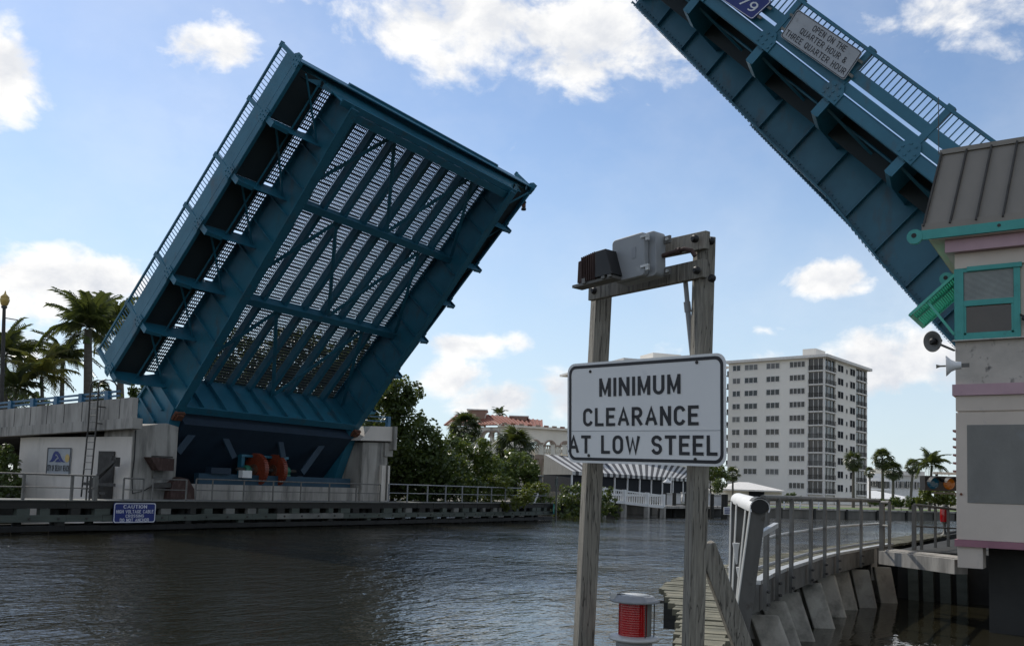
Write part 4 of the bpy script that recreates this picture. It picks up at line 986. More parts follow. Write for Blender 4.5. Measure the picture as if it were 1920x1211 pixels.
# near bascule pier under the house, deep in shade
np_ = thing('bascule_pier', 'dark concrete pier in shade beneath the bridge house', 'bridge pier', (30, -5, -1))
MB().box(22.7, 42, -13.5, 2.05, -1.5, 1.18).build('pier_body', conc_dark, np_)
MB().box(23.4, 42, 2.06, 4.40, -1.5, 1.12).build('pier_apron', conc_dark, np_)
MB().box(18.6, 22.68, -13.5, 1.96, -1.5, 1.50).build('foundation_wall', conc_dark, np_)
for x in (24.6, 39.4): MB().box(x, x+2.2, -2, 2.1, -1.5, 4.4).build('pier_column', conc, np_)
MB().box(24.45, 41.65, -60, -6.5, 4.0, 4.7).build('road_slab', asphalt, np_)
# waterway traffic signal
t = thing('waterway_signal', 'two-lamp signal box, blue-green and amber, beside the bridge house', 'signal', spot(1758, 920, D=19.5))
sx = unit(V(IR[0], IR[1], 0)); sf = V(-.83, -.553, 0); c = spot(1758, 906, D=19.5)
MB().obox(c+sx*.02, sx*.345, -sf*.12, V(0, 0, .155)).build('signal_box', black, t)
for u, m_ in ((-.155, cyan), (.185, amber)):
    q = c+sx*u+sf*.125
    MB().lathe([(.125, 0), (.115, .02), (.07, .045), (.01, .052)], q, sf, 22).build('signal_lens', m_, t)
    hd = MB(); pr = [(.15*math.cos(a), .15*math.sin(a)) for a in np.linspace(.25, math.pi-.25, 10)]
    A = [q+sx*x+V(0, 0, z) for x, z in pr]; B = [p+sf*.2-V(0, 0, .02) for p in A]
    hd.add(A+B, [(i, i+1, 10+i+1, 10+i) for i in range(9)]); hd.build('signal_hood', black, t)
MB().bar(c+sx*-.1+V(0, 0, .22), c+sx*.9+V(0, 0, .22), .05, .06, (0, 0, 1)).build('signal_arm', alu, t)
MB().bar(c+sx*-.1-V(0, 0, .20), c+sx*.9-V(0, 0, .20), .04, .05, (0, 0, 1)).build('signal_arm', galv, t)
for u in (-.02, .5): MB().bar(c+sx*u+V(0, 0, .16), c+sx*u+V(0, 0, .24), .05, .05).build('signal_clamp', galv_dark, t)

# signs hung on the railing of the near leaf
def leaf_sign(name, label, m_, corners, texts, tm):
    t = thing(name, label, 'sign', corners[2])
    tl, tr, br, bl = corners; r_, u_ = unit(tr-tl), unit(tl-bl); w_, h_ = np.linalg.norm(tr-tl), np.linalg.norm(tl-bl); n_ = np.cross(r_, u_)
    ctr = (tl+tr+br+bl)/4; rr = round_rect(w_, h_, .06, 3)
    MB().prism([ctr+r_*x+u_*y for x, y in rr], -n_*.03).build('sign_board', m_, t)
    rm = MB(); ring_mesh(rm, [(x*.985, y*.97) for x, y in rr], [(x*.965, y*.93) for x, y in rr], lambda p: ctr+r_*p[0]+u_*p[1], n_*.005); rm.build('sign_border', tm, t)
    for txt, w, hh, x, y in texts: lettering(txt, tm, ctr+r_*(x*w_-w*w_/2)+u_*(y*h_-hh*h_/2)+n_*.002, r_, u_, w*w_, hh*h_, t, bold=.0, spacing=1.15, split=True)
    for v in (-.25, .25):
        MB().obox(ctr+u_*v*h_-n_*.06, r_*w_*.56, u_*.035, n_*.02).build('sign_batten', wood_pale, t)
XS = 24.13
leaf_sign('opening_times_sign', 'grey sign about opening on the quarter hour, hung on the right leaf railing', sign_grey,
          [spot(px, py, X=XS) for px, py in ((1496, 18), (1618, 99), (1581, 149), (1463, 69))],
          [('OPEN ON THE', .50, .20, .06, .29), ('QUARTER HOUR &', .70, .20, .04, .01), ('THREE QUARTER HOUR', .92, .20, .0, -.28)], sign_black)
leaf_sign('route_number_sign', 'blue sign ending in number 79, cut by the top edge, on the right leaf railing', sign_blue,
          [spot(px, py, X=XS) for px, py in ((1340, -66), (1447, 3), (1413, 38), (1305, -32))],
          [('79', .26, .42, .29, -.07)], sign_lt)
# small navigation lanterns hanging from the tips of the far leaf
for (px, py, X, lab) in ((536, 150, 25.1, 'hanging lantern at the upper left corner of the far leaf'), (982, 385, 41.9, 'hanging lantern below the right corner of the far leaf tip')):
    c = spot(px, py, X=X); t = thing('hanging_lantern', lab, 'lantern', c, 'lanterns hanging from the far leaf')
    MB().lathe([(.05, .38), (.10, .30), (.10, .22), (.14, .2), (.14, .12), (.11, .10), (.11, -.16), (.14, -.18), (.14, -.28), (.05, -.30)], c, n=12).build('lantern_body', galv_dark, t)
    MB().lathe([(.115, -.12), (.115, .06)], c, n=12).build('lantern_lens', rust, t)
    MB().tube([c+V(0, 0, .36), c+V(0, 0, .85)], .03, 6).build('hanger_rod', galv_dark, t)

# ------------------------------------------------------------------ foreground sign on two timber posts
fr = thing('sign_frame', 'weathered timber post frame carrying the minimum clearance sign', 'sign frame', (6, 2.9, -.5))
def post(pxT, pyT, pxB, pyB, D0, D1, w, name='post', ext=.35):
    a, b = spot(pxT, pyT, D=D0), spot(pxB, pyB, D=D1); b = b+(b-a)*ext
    return MB().bar(b, a, w, w, unit(V(IR[0], IR[1], 0)+FW*.25)).build(name, post_wood, fr, bevel=.007, origin=b)
post(1128, 551, 1094, 1211, 7.0, 6.85, .128)
post(1321, 446, 1299, 1211, 6.15, 6.05, .114)
# the two cross boards at the top
A_, B_ = spot(1107, 549, D=6.93), spot(1330, 494, D=6.08)
bd = unit(B_-A_); bf = unit(np.cross(bd, V(0, 0, 1)))      # toward the viewer
if np.dot(bf, FW) > 0: bf = -bf
MB().bar(A_+bf*.0, spot(1322, 503, D=6.05), .045, .125, bf).build('cross_board', post_wood, fr, bevel=.004)
MB().bar(spot(1206, 475, D=6.50), spot(1327, 450, D=6.02), .045, .12, bf).build('cross_board', post_wood, fr, bevel=.004)
for (px, py, D) in ((1114, 545, 6.86), (1303, 448, 6.03), (1306, 507, 6.03), (1333, 452, 6.05), (1335, 522, 6.03)):
    c = spot(px, py, D=D); MB().lathe([(.026, -.01), (.026, .012), (.014, .014), (.014, .026)], c, bf, 12).build('bolt_head', black, fr)
# diagonal brace from the right post
a, b = spot(1336, 1058, D=6.1), spot(1392, 1211, D=6.1); MB().bar(a-(b-a)*.25, b+(b-a)*.6, .12, .13, unit(V(IR[0], IR[1], 0))).build('brace', post_wood, fr, bevel=.006)
# clearance sign
TLc, TRc, BRc, BLc = spot(1067, 683, D=6.70), spot(1364, 660, D=5.74), spot(1358, 875, D=5.74), spot(1061, 866, D=6.70)
sc_ = (TLc+TRc+BRc+BLc)/4; sr = unit((TRc-TLc)+(BRc-BLc)); su = unit((TLc-BLc)+(TRc-BRc)); su = unit(su-sr*np.dot(su, sr)); sn_ = np.cross(sr, su)
sw, shh = (np.linalg.norm(TRc-TLc)+np.linalg.norm(BRc-BLc))/2, (np.linalg.norm(TLc-BLc)+np.linalg.norm(TRc-BRc))/2
sgn = thing('clearance_sign', 'white MINIMUM CLEARANCE AT LOW STEEL sign bolted to two timber posts', 'sign', sc_-su*shh/2)
rr = round_rect(sw, shh, .07, 6)
sp_ = lambda p: sc_+sr*p[0]+su*p[1]
MB().prism([sp_(p) for p in rr], -sn_*.006).build('sign_board', sign_white, sgn)
o_ = round_rect(sw-.035, shh-.035, .06, 6); i_ = round_rect(sw-.078, shh-.078, .042, 6)
rm = MB(); ring_mesh(rm, o_, i_, sp_, sn_*.0022); rm.build('sign_border', sign_black, sgn)
MB().obox(sp_((0, -shh*.182)), sr*(sw/2-.04), su*.0016, sn_*.0016).build('overlay_edge', pvc, sgn)
for txt, x0, x1, yb, yt in (('MINIMUM', .228, .745, .655, .835), ('CLEARANCE', .115, .85, .365, .545), ('AT LOW STEEL', .008, .955, .095, .275)):
    lettering(txt, sign_black, sp_(((x0-.5)*sw, (yb-.5)*shh))+sn_*.001, sr, su, (x1-x0)*sw, (yt-yb)*shh, sgn, thick=.0025, bold=.048, spacing=1.15, split=True)
for x, y in ((.165, .91), (.84, .93), (.155, .075), (.83, .06)): MB().lathe([(.011, 0), (.011, .006), (.005, .008)], sp_(((x-.5)*sw, (y-.5)*shh)), sn_, 10).build('sign_bolt', galv_dark, sgn)
# grey electrical box on the boards
bc = spot(1216, 490, D=6.36); br_, bu_ = bd, unit(np.cross(bf, bd)) if np.dot(np.cross(bf, bd), (0, 0, 1)) > 0 else unit(np.cross(bd, bf))
eb = thing('electrical_box', 'grey fibreglass electrical box with metal latches on the cross boards', 'electrical box', bc-bu_*.16)
bc = bc+bf*.03
def bp_(x, y, z=0): return bc+br_*x+bu_*y+bf*z
MB().prism([bp_(*p) for p in round_rect(.36, .31, .03, 4)], bf*.10).build('box_body', box_grey, eb, bevel=.004)
MB().prism([bp_(p[0]-.03, p[1], .102) for p in round_rect(.30, .30, .03, 4)], bf*.045).build('box_lid', box_grey, eb, bevel=.006)
MB().obox(bp_(.025, .02, .149), br_*.018, bu_*.038, bf*.001).build('box_label', pvc, eb)
for y in (.115, -.09):
    MB().obox(bp_(.125, y, .15), br_*.035, bu_*.008, bf*.006).build('latch', alu, eb); MB().obox(bp_(.145, y-.012, .145), br_*.012, bu_*.02, bf*.008).build('latch', alu, eb)
for y in (.10, -.12): MB().obox(bp_(.205, y, .01), br_*.028, bu_*.025, bf*.008).build('mounting_lug', galv, eb); MB().lathe([(.012, 0), (.012, .012)], bp_(.212, y, .018), bf, 8).build('lug_bolt', alu, eb)
MB().lathe([(.011, -.02), (.011, .02)], bp_(-.20, .10, .10), bu_, 8).build('hinge_pin', galv_dark, eb)
# ribbed rusty lamp in front of the box
lc = spot(1127, 504, D=6.44)
lp = thing('ribbed_floodlight', 'small rusty brown ribbed floodlight on a bracket left of the grey box', 'floodlight', lc-bu_*.1)
def lp_(x, y, z=0): return lc+br_*x+bu_*y+bf*z
MB().prism([lp_(-.17, -.085, -.08), lp_(.03, -.085, -.08), lp_(.03, .10, -.08), lp_(-.16, .07, -.08)], bf*.15).build('lamp_body', rust_dark, lp, bevel=.004)
MB().prism([lp_(.03, -.085, -.1), lp_(.19, -.085, -.1), lp_(.13, .10, -.1), lp_(.03, .10, -.1)], bf*.19).build('lamp_shroud', black, lp, bevel=.003)
for k in range(8): MB().prism([lp_(-.115+.018*k, -.09, -.085), lp_(-.109+.018*k, -.09, -.085), lp_(-.109+.018*k, .09+.002*k, -.085), lp_(-.115+.018*k, .09+.002*k, -.085)], bf*.17).build('cooling_fin', rust_dark, lp)
MB().obox(lp_(-.02, -.10, .02), br_*.20, bu_*.010, bf*.05).build('bracket_bar', galv, lp)
for x in (-.09, .10, .16): MB().obox(lp_(x, -.085, .075), br_*.016, bu_*.018, bf*.012).build('bracket_clip', galv, lp)
# conduit: rusty elbow between the boards and the grey pipe below
MB().tube([bp_(.18, -.01, .03), bp_(.30, -.005, .03), bp_(.36, .0, .02), bp_(.41, -.02, .01), bp_(.43, -.06, .0)], .015, 10).lathe([(.022, 0), (.022, .03)], bp_(.30, -.006, .03), br_, 10).build('conduit_elbow', rust_dark, None, 'rusty conduit elbow between the two cross boards', 'conduit')
t = thing('conduit_pipe', 'grey plastic conduit running down behind the sign beside the right post', 'conduit', spot(1296, 680, D=6.2))
MB().tube([spot(1285, 525, D=6.22), spot(1289, 570, D=6.22)], .017, 10).tube([spot(1289, 575, D=6.22), spot(1299, 672, D=6.2)], .019, 10).build('pipe_length', pvc, t)
MB().tube([spot(1288, 566, D=6.22), spot(1290, 585, D=6.22)], .024, 10).build('pipe_coupling', pvc, t)
# red marine lantern
D_ = 6.6; c = spot(1189, 1198, D=D_)
ln = thing('marine_lantern', 'red marine lantern with hinged grey lid on a post in the foreground', 'lantern', c-V(0, 0, .4))
k_ = D_/FPX
MB().lathe([(34*k_, -.6), (34*k_, 0)], c, n=24).build('lantern_post', pvc, ln)
MB().lathe([(34*k_, -.012), (47*k_, 0), (48*k_, .012), (46*k_, .022), (40*k_, .030), (34*k_, .034)], c, n=32).build('lantern_base', alu, ln)
ribs = []
zz_ = .034; r_ = 30*k_
prof = [(r_, zz_)]
for i in range(14):
    z = zz_+i*.0165; prof += [(r_+.0012, z+.004), (r_+.0012, z+.011), (r_-.0004, z+.0160)]
MB().lathe(prof, c, n=32).build('lantern_lens', red_lens, ln)
MB().lathe([(.03, .03), (.05, .10), (.05, .17), (.03, .26)], c, n=16).build('lamp_core', alu, ln)
zt_ = prof[-1][1]
back = MB(); pr = [(r_+.006)*np.array([math.cos(a), math.sin(a)]) for a in np.linspace(-.9, .75, 10)]
vx = unit(V(IR[0], IR[1], 0)); vy = unit(V(-FW[0], -FW[1], 0))
P = [c+vx*u+vy*(-v) for u, v in pr]; back.add([p+V(0, 0, zz_) for p in P]+[p+V(0, 0, zt_) for p in P], [(i, i+1, 11+i, 10+i) for i in range(9)], True); back.build('lens_shield', galv, ln)
MB().lathe([(r_-.005, zt_), (46*k_, zt_+.004), (47*k_, zt_+.016), (40*k_, zt_+.022), (36*k_, zt_+.045), (33*k_, zt_+.05), (10*k_, zt_+.046)], c, n=32).build('lantern_lid', pvc, ln)
MB().lathe([(28*k_, zt_+.05), (28*k_, zt_+.054), (3*k_, zt_+.054)], c, n=28).build('lid_disc', alu, ln)
for a in (205, 250, 320, 25): 
    d = V(math.cos(math.radians(a)+AZ), math.sin(math.radians(a)+AZ), 0); MB().tube([c+d*37*k_+V(0, 0, .02), c+d*37*k_+V(0, 0, zt_+.02)], .0045, 6).build('guard_rod', galv_dark, ln)
q = c-vx*40*k_+V(0, 0, zt_+.04); MB().obox(q, vx*.022, vy*.02, V(0, 0, .022)).build('hinge_block', alu, ln); MB().obox(q+vx*.05, vx*.03, vy*.014, V(0, 0, .016)).build('hinge_block', galv_dark, ln)
MB().obox(c+vx*46*k_+V(0, 0, zt_+.01), vx*.03, vy*.022, V(0, 0, .01)).build('lid_clasp', galv_dark, ln)

# ------------------------------------------------------------------ far apartment block
AA = math.radians(-49.5)
la = V(*heading(AA), 0); lb = V(*heading(AA+math.pi/2), 0)      # along the left face (receding left) and the right face
AD = 180.0
ac = spot(1545, 900, D=AD); ac[2] = 0
na, nb_ = -lb, -la                                               # outward normals of left and right faces
apt = thing('apartment_block', 'ten storey cream apartment block with corner balconies across the water', 'apartment block', (*ac[:2], LAND))
def ta(px, py=860): return float(np.dot(hit(px, py, ac, na)-ac, la))
def tb(px, py=860): return float(np.dot(hit(px, py, ac, nb_)-ac, lb))
ztop = float(hit(1545, 667, ac, na)[2]); fh = 2.72
tL, tR = ta(1364), tb(1626)
def abox(mb, t0, t1, u0, u1, z0, z1):    # t along left face, u into the block along lb
    return mb.obox(ac+la*(t0+t1)/2+lb*(u0+u1)/2+V(0, 0, (z0+z1)/2), la*abs(t1-t0)/2, lb*abs(u1-u0)/2, V(0, 0, (z1-z0)/2))
abox(MB(), .35, tL, .35, tR-.3, LAND, ztop-.3).build('wall', apt_wall, apt)
abox(MB(), -.9, tL+.5, -.9, tR+.6, ztop-.3, ztop+.25).build('roof_slab', apt_trim, apt)
p1, p2 = ta(1490, 660), ta(1545, 660)
abox(MB(), p1*.55, p1*1.0, 4, 9, ztop+.25, ztop+2.3).build('rooftop_room', apt_wall, apt)
c0 = ta(1514)                                                   # left end of the corner balcony on the left face
c1 = tb(1566)
abox(MB(), c0, tL, .0, .36, LAND, ztop-.3).build('wall_panel', apt_wall, apt)
abox(MB(), .0, .36, c1, tb(1605), LAND, ztop-.3).build('wall_panel', apt_wall, apt)
abox(MB(), -.06, .30, -.06, .30, LAND, ztop-.3).build('corner_column', apt_trim, apt)
abox(MB(), .02, .36, tR-.55, tR, LAND, ztop-.3).build('corner_column', apt_trim, apt)
for t_ in (c0, ): abox(MB(), t_-.12, t_+.12, -.05, .3, LAND, ztop-.3).build('corner_column', apt_trim, apt)
zrow = []
def row_z(k): return ztop-1.05-.95-k*fh                         # window sill line of row k from the top
winA, winB = {}, {}
def window_on(face, t0, t1, z0, z1, n, key, gl):
    """a window on a face: frame with n panes, shared mesh data"""
    w, h = abs(t1-t0), z1-z0; ax, out = (la, na) if face == 'a' else (lb, nb_)
    c = ac+ax*(t0+t1)/2+out*.03+V(0, 0, (z0+z1)/2)
    if key not in winA:
        m = MB(); fr_ = .07
        for zz_ in (-h/2, h/2): m.obox(V(0, 0, zz_), ax*(w/2+fr_), out*.05, V(0, 0, fr_))
        for i in range(n+1): m.obox(ax*(-w/2+w*i/n), ax*fr_*.8, out*.045, V(0, 0, h/2))
        me = MB(); me.obox(V(0, 0, 0)-out*.0, ax*w/2, out*.02, V(0, 0, h/2))
        f_ = m.build('window', apt_trim, apt, origin=(0, 0, 0)); g_ = me.build('pane', gl, f_, origin=(0, 0, 0))
        winA[key] = (f_.data, g_.data); COL.objects.unlink(f_); COL.objects.unlink(g_); bpy.data.objects.remove(g_); bpy.data.objects.remove(f_)
    fd, gd_ = winA[key]
    f_ = bpy.data.objects.new('window', fd); link(f_, c, apt); g_ = bpy.data.objects.new('pane', gd_); link(g_, c, f_)
cols_a = [(1372, 1386.5, 2), (1394.5, 1419, 3), (1435.5, 1460.5, 3), (1479.5, 1508.5, 4)]
cols_b = [(1570, 1580.5, 2, 1.5), (1585.5, 1588.5, 1, 1.0), (1593, 1602.5, 2, 1.5)]
for k in range(10):
    zs = row_z(k)
    gi = random.random() < .25
    for j, (x0, x1, n) in enumerate(cols_a):
        if k == 9 and j < 3 or (k == 8 and j == 0): continue
        gl = glass2 if random.random() < .22 else glass
        window_on('a', ta(x0), ta(x1), zs, zs+1.22, n, ('a', j, gl.name), gl)
    for j, (x0, x1, n, hh) in enumerate(cols_b):
        gl = curtain
        window_on('b', tb(x0), tb(x1), zs-.35, zs-.35+hh, n, ('b', j, gl.name), gl)
    # glazed corner balconies, floor by floor
    zf = zs-.95
    for face, t0, t1, n in (('a', .34, c0-.14, 3), ('b', .34, c1, 3), ('b', tb(1606.5), tR-.6, 3)):
        ax, out = (la, na) if face == 'a' else (lb, nb_)
        c = ac+ax*(t0+t1)/2; w = abs(t1-t0)
        bal = MB().obox(c-out*.05+V(0, 0, zf+.02), ax*(w/2+.1), out*.28, V(0, 0, .13)).build('balcony', apt_trim, apt)
        MB().obox(c-out*.30+V(0, 0, zf+1.32), ax*w/2, out*.02, V(0, 0, 1.2)).build('pane', glass if random.random() < .75 else glass2, bal)
        m = MB()
        for i in range(1, n): m.obox(c+ax*(-w/2+w*i/n)-out*.20+V(0, 0, zf+1.3), ax*.055, out*.05, V(0, 0, 1.18))
        m.build('mullion', apt_trim, bal, kind='stuff')
        m = MB(); m.obox(c+out*.16+V(0, 0, zf+1.05), ax*w/2, out*.03, V(0, 0, .03))
        nb2 = int(w/.28)
        for i in range(nb2+1): m.obox(c+ax*(-w/2+w*i/nb2)+out*.16+V(0, 0, zf+.6), ax*.022, out*.02, V(0, 0, .46))
        m.build('balcony_rail', galv_dark, bal, kind='stuff')
for k in range(10):
    zf = row_z(k)-.95; m = MB(); abox(m, tL, tL+.5, -.1, 2.5, zf-.1, zf+.12); abox(m, tL+.02, tL+.4, .1, 2.2, zf+.2, zf+1.1); m.build('side_balcony', galv_dark, apt)
# second wing behind, roof corner showing left of the sign
w2 = thing('apartment_wing', 'pale apartment wing mostly hidden behind the clearance sign, roof corner showing', 'apartment block', (*spot(1165, 930, D=190)[:2], LAND))
wc = spot(1165, 900, D=190); wc[2] = 0; wz = float(spot(1165, 668, D=190)[2])
wl, wr = V(*heading(math.radians(-20)), 0), V(*heading(math.radians(72)), 0)
def wbox(mb, t0, t1, u0, u1, z0, z1): return mb.obox(wc+wl*(t0+t1)/2+wr*(u0+u1)/2+V(0, 0, (z0+z1)/2), wl*abs(t1-t0)/2, wr*abs(u1-u0)/2, V(0, 0, (z1-z0)/2))
wbox(MB(), .8, 30.5, .8, 24, LAND, wz-.5).build('wall', apt_wall, w2)
wbox(MB(), -.2, 34, -.2, 25, wz-.5, wz).build('roof_slab', apt_trim, w2)
wbox(MB(), 8, 14, 11, 18, wz, wz+3.0).build('rooftop_room', apt_wall, w2)
for k in range(8):
    for j in range(5):
        m = MB(); wbox(m, .76, .82, 2.2+4.4*j, 4.6+4.4*j, wz-2.6-2.8*k, wz-1.4-2.8*k); m.build('window', glass, w2)
# tall red-brown tower just showing past the house edge
tw = thing('tower_block', 'slim red-brown balcony tower just past the house edge', 'tower', (*spot(1800, 930, D=260)[:2], LAND))
q = spot(1803, 930, D=260); zt_w = float(spot(1790, 797, D=260)[2])
MB().box(q[0]-1, q[0]+12, q[1]-12, q[1]+1.0, LAND, zt_w).build('wall', apt_trim, tw)
for k in range(9):
    z = zt_w-1.2-k*2.3; m = MB(); m.box(q[0]-1.6, q[0]+4, q[1]-.5, q[1]+2.0, z-.55, z); m.build('balcony', brick_red, tw)

# ------------------------------------------------------------------ low buildings along the far shore
def house(name, label, cat, px0, px1, D, ytop, ybase, parts):
    pass
mo = thing('modern_house', 'white flat roofed modern house with dark window bands among the palms', 'house', (*spot(1680, 930, D=226)[:2], LAND))
def plate(px0, px1, y0, y1, D, dep):     # a box facing the standpoint, given by its outline at a distance
    a, b = spot(px0, y1, D=D), spot(px1, y1, D=D); zt = float(spot(px0, y0, D=D)[2]); zb = float(spot(px0, y1, D=D)[2])
    r = unit(V(*(b-a)[:2], 0)); f = unit(V(*FW[:2], 0)); w = np.linalg.norm((b-a)[:2])
    return MB().obox(V(*((a+b)/2)[:2], (zt+zb)/2)+f*dep/2, r*w/2, f*dep/2, V(0, 0, (zt-zb)/2))
plate(1630, 1732, 887, 938, 226, 12).build('wall', white_paint, mo)
plate(1628, 1672, 894, 901, 222.5, 4).build('roof_slab', white_paint, mo)
plate(1676, 1734, 882, 890, 225, 6).build('roof_parapet', apt_trim, mo)
plate(1640, 1662, 878, 888, 232, 3).build('rooftop_room', rest_wall, mo)
for a, b, y0, y1 in ((1632, 1646, 902, 911), (1648, 1668, 902, 914), (1681, 1686, 902, 914), (1689, 1696, 902, 914), (1699, 1708, 902, 914), (1716, 1724, 903, 916)):
    w = plate(a, b, y0, y1, 225.6, .3).build('window', glass, mo)
    for k in (.33, .66): plate(a+(b-a)*k-.3, a+(b-a)*k+.3, y0, y1, 225.4, .15).build('mullion', apt_trim, w)
plate(1630, 1672, 915, 918, 223, 2).build('balcony_slab', white_paint, mo)
bu = thing('bungalow', 'white hip roofed bungalow behind the lawn at right', 'bungalow', (*spot(1675, 935, D=206)[:2], LAND))
plate(1580, 1722, 933, 942, 206, 12).build('wall', rest_wall, bu)
def hip(px0, px1, ye, yr, D, dep, ins=.3, mtl=white_paint, par=None, nm='roof'):
    a, b = spot(px0, ye, D=D), spot(px1, ye, D=D); ze = float((a[2]+b[2])/2); zr = float(spot((px0+px1)/2, yr, D=D)[2])
    r = unit(V(*(b-a)[:2], 0)); f = unit(V(*FW[:2], 0)); w = np.linalg.norm((b-a)[:2]); a = V(*a[:2], ze)
    A, B = a, a+r*w; C_, D2 = B+f*dep, A+f*dep; R0, R1 = A+r*w*ins+f*dep/2+V(0, 0, zr-ze), B-r*w*ins+f*dep/2+V(0, 0, zr-ze)
    m = MB(); m.add([A, B, C_, D2, R0, R1], [(0, 1, 5, 4), (1, 2, 5), (2, 3, 4, 5), (3, 0, 4), (0, 3, 2, 1)])
    m.obox((A+C_)/2-V(0, 0, .12), r*w/2*.998, f*dep/2*.998, V(0, 0, .1)); return m.build(nm, mtl, par)
hip(1560, 1730, 934, 919, 205, 18, .34, white_paint, bu)
pv = thing('pavilion', 'low pool pavilion with pale pyramid roof before the apartment block', 'pavilion', (*spot(1400, 935, D=140)[:2], LAND))
hip(1355, 1472, 918, 903, 138, 12, .42, apt_trim, pv); plate(1360, 1466, 919, 938, 139, 9).build('wall', rest_wall, pv)
plate(1405, 1433, 921, 934, 138.7, .4).build('opening', curtain, pv); plate(1345, 1400, 914, 940, 146, 5).build('annexe_wall', apt_wall, pv)
# seawalls and lawns of the far shore
sw_ = thing('seawall', 'stained concrete seawall along the far lawn', 'seawall', (100, 25, 0))
for a, b in zip(SHORE[4:-2], SHORE[5:-1]):
    L = np.linalg.norm(b-a); n_ = max(1, int(L/4))
    for i in range(n_):
        p, q = a+(b-a)*i/n_, a+(b-a)*(i+1)/n_; m = MB(); wall_line(m, [p, q], -1, LAND-.12, .5); m.build('wall_panel', seawall_m, sw_)
        d = unit(V(*(q-p), 0)); nn_ = V(-d[1], d[0], 0)
        MB().obox(V(*p, (LAND-.4)/2)-nn_*.35, d*.14, nn_*.14, V(0, 0, (LAND-.1)/2+.3)).build('wall_pile', wood_dark, sw_)
    m = MB(); wall_line(m, [a, b], LAND-.12, LAND+.08, .8); m.build('cap_beam', conc, sw_)
bk = thing('seawall', 'dark bank wall behind the far timber fender', 'seawall', (30, 45.5, 0))
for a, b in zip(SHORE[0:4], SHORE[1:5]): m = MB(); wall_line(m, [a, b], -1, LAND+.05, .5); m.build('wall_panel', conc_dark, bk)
fcw = thing('lawn_fence', 'low white fence along the far lawn edge', 'fence', spot(1500, 950, D=98))
pts = [spot(px, 960, D=d_) for px, d_ in ((1440, 90), (1470, 94), (1500, 97), (1535, 99), (1572, 101))]
for p in pts: MB().box(p[0]-.06, p[0]+.06, p[1]-.06, p[1]+.06, LAND, LAND+1.0).build('fence_post', white_paint, fcw)
for a, b in zip(pts[:-1], pts[1:]):
    for z in (.35, .9): MB().bar(V(*a[:2], LAND+z), V(*b[:2], LAND+z), .07, .09).build('fence_rail', white_paint, fcw)

# ------------------------------------------------------------------ waterside restaurant
rs = thing('restaurant', 'ivory waterside restaurant with red tile roof, arches and balustraded terrace', 'restaurant', (*spot(960, 930, D=100)[:2], LAND))
RD = 100.0
rc = spot(935, 860, D=RD); rc[2] = 0
ra, rb = V(*heading(math.radians(-62)), 0), V(*heading(math.radians(62)), 0)      # left wing wall, arcade wall directions
f2d = unit(V(*FW[:2], 0))
def rhit(px, py, ax): n = V(-ax[1], ax[0], 0); return hit(px, py, rc, n)
# arcade wall to the right, built as piers with arch heads
zA = float(rhit(1000, 803, rb)[2]); z_spring = float(rhit(1030, 838, rb)[2]); z_sill = float(rhit(1030, 852, rb)[2])
tw_ = float(np.dot(rhit(1120, 850, rb)-rc, rb))
def arch_wall(name, org, ax, t0, t1, z0, z1, arches, mtl, thick, par):
    """wall with round-headed openings: list of (centre, half width, spring height, sill)"""
    n = unit(V(-ax[1], ax[0], 0)); 
    if np.dot(n, FW) < 0: n = -n
    edges = sorted(arches); cur = t0; mb = MB()
    P = lambda t, z: org+ax*t+V(0, 0, z)
    for (c, hw, zs, sill) in edges:
        mb.prism([P(cur, z0), P(c-hw, z0), P(c-hw, z1), P(cur, z1)], n*thick)
        if sill > z0+.05: mb.prism([P(c-hw, z0), P(c+hw, z0), P(c+hw, sill), P(c-hw, sill)], n*thick)
        K = 10; A = [(c-hw*math.cos(math.pi*i/K), zs+hw*math.sin(math.pi*i/K)) for i in range(K+1)]
        for (xa, za), (xb, zb_) in zip(A[:-1], A[1:]): mb.prism([P(xa, za), P(xb, zb_), P(xb, z1), P(xa, z1)], n*thick)
        cur = c+hw
    mb.prism([P(cur, z0), P(t1, z0), P(t1, z1), P(cur, z1)], n*thick)
    w = mb.build(name, mtl, par)
    for (c, hw, zs, sill) in edges:
        m = MB(); K = 14
        O = [P(c-hw*1.28*math.cos(math.pi*i/K), zs+hw*1.28*math.sin(math.pi*i/K))-n*.12 for i in range(K+1)]; I = [P(c-hw*math.cos(math.pi*i/K), zs+hw*math.sin(math.pi*i/K))-n*.12 for i in range(K+1)]
        for i in range(K): m.prism([O[i], O[i+1], I[i+1], I[i]], n*.13)
        m.build('arch_moulding', rest_brown, w)
    return w
tt = lambda px, ax=rb: float(np.dot(rhit(px, 840, ax)-rc, ax))
arch_wall('arcade_wall', rc, rb, 0, tt(1330), LAND, zA, [(tt(px), (tt(px+9)-tt(px-9))/2, z_spring, z_sill-1.2) for px in (1003, 1031, 1060, 1090)]+[(tt(1118), .8, z_spring, z_sill-1)], rest_wall, .5, rs)
arch_wall('wing_wall', rc, ra, 0, tt(845, ra), LAND, zA-.1, [(abs(tt(px_, ra)), .62, float(rhit(915, 820, ra)[2]), float(rhit(915, 826, ra)[2])) for px_ in (927, 913)], rest_wall, .5, rs)
MB().obox(rc+rb*tt(1000)/2+f2d*4+V(0, 0, 3.5), rb*tt(1000)/2*.9, f2d*.2, V(0, 0, 2.6)).build('inner_wall', curtain, rs)
MB().obox(rc+ra*5+f2d*1.2+V(0, 0, 4.2), ra*4.5, unit(V(-ra[1], ra[0], 0))*.05, V(0, 0, 2.6)).build('inner_wall', curtain, rs)
MB().obox(rc+rb*tt(1060)+f2d*5+V(0, 0, 3.5), rb*6, f2d*.2, V(0, 0, 3.5)).build('inner_wall', rest_wall, rs)
m = MB(); L_ = tt(1330)
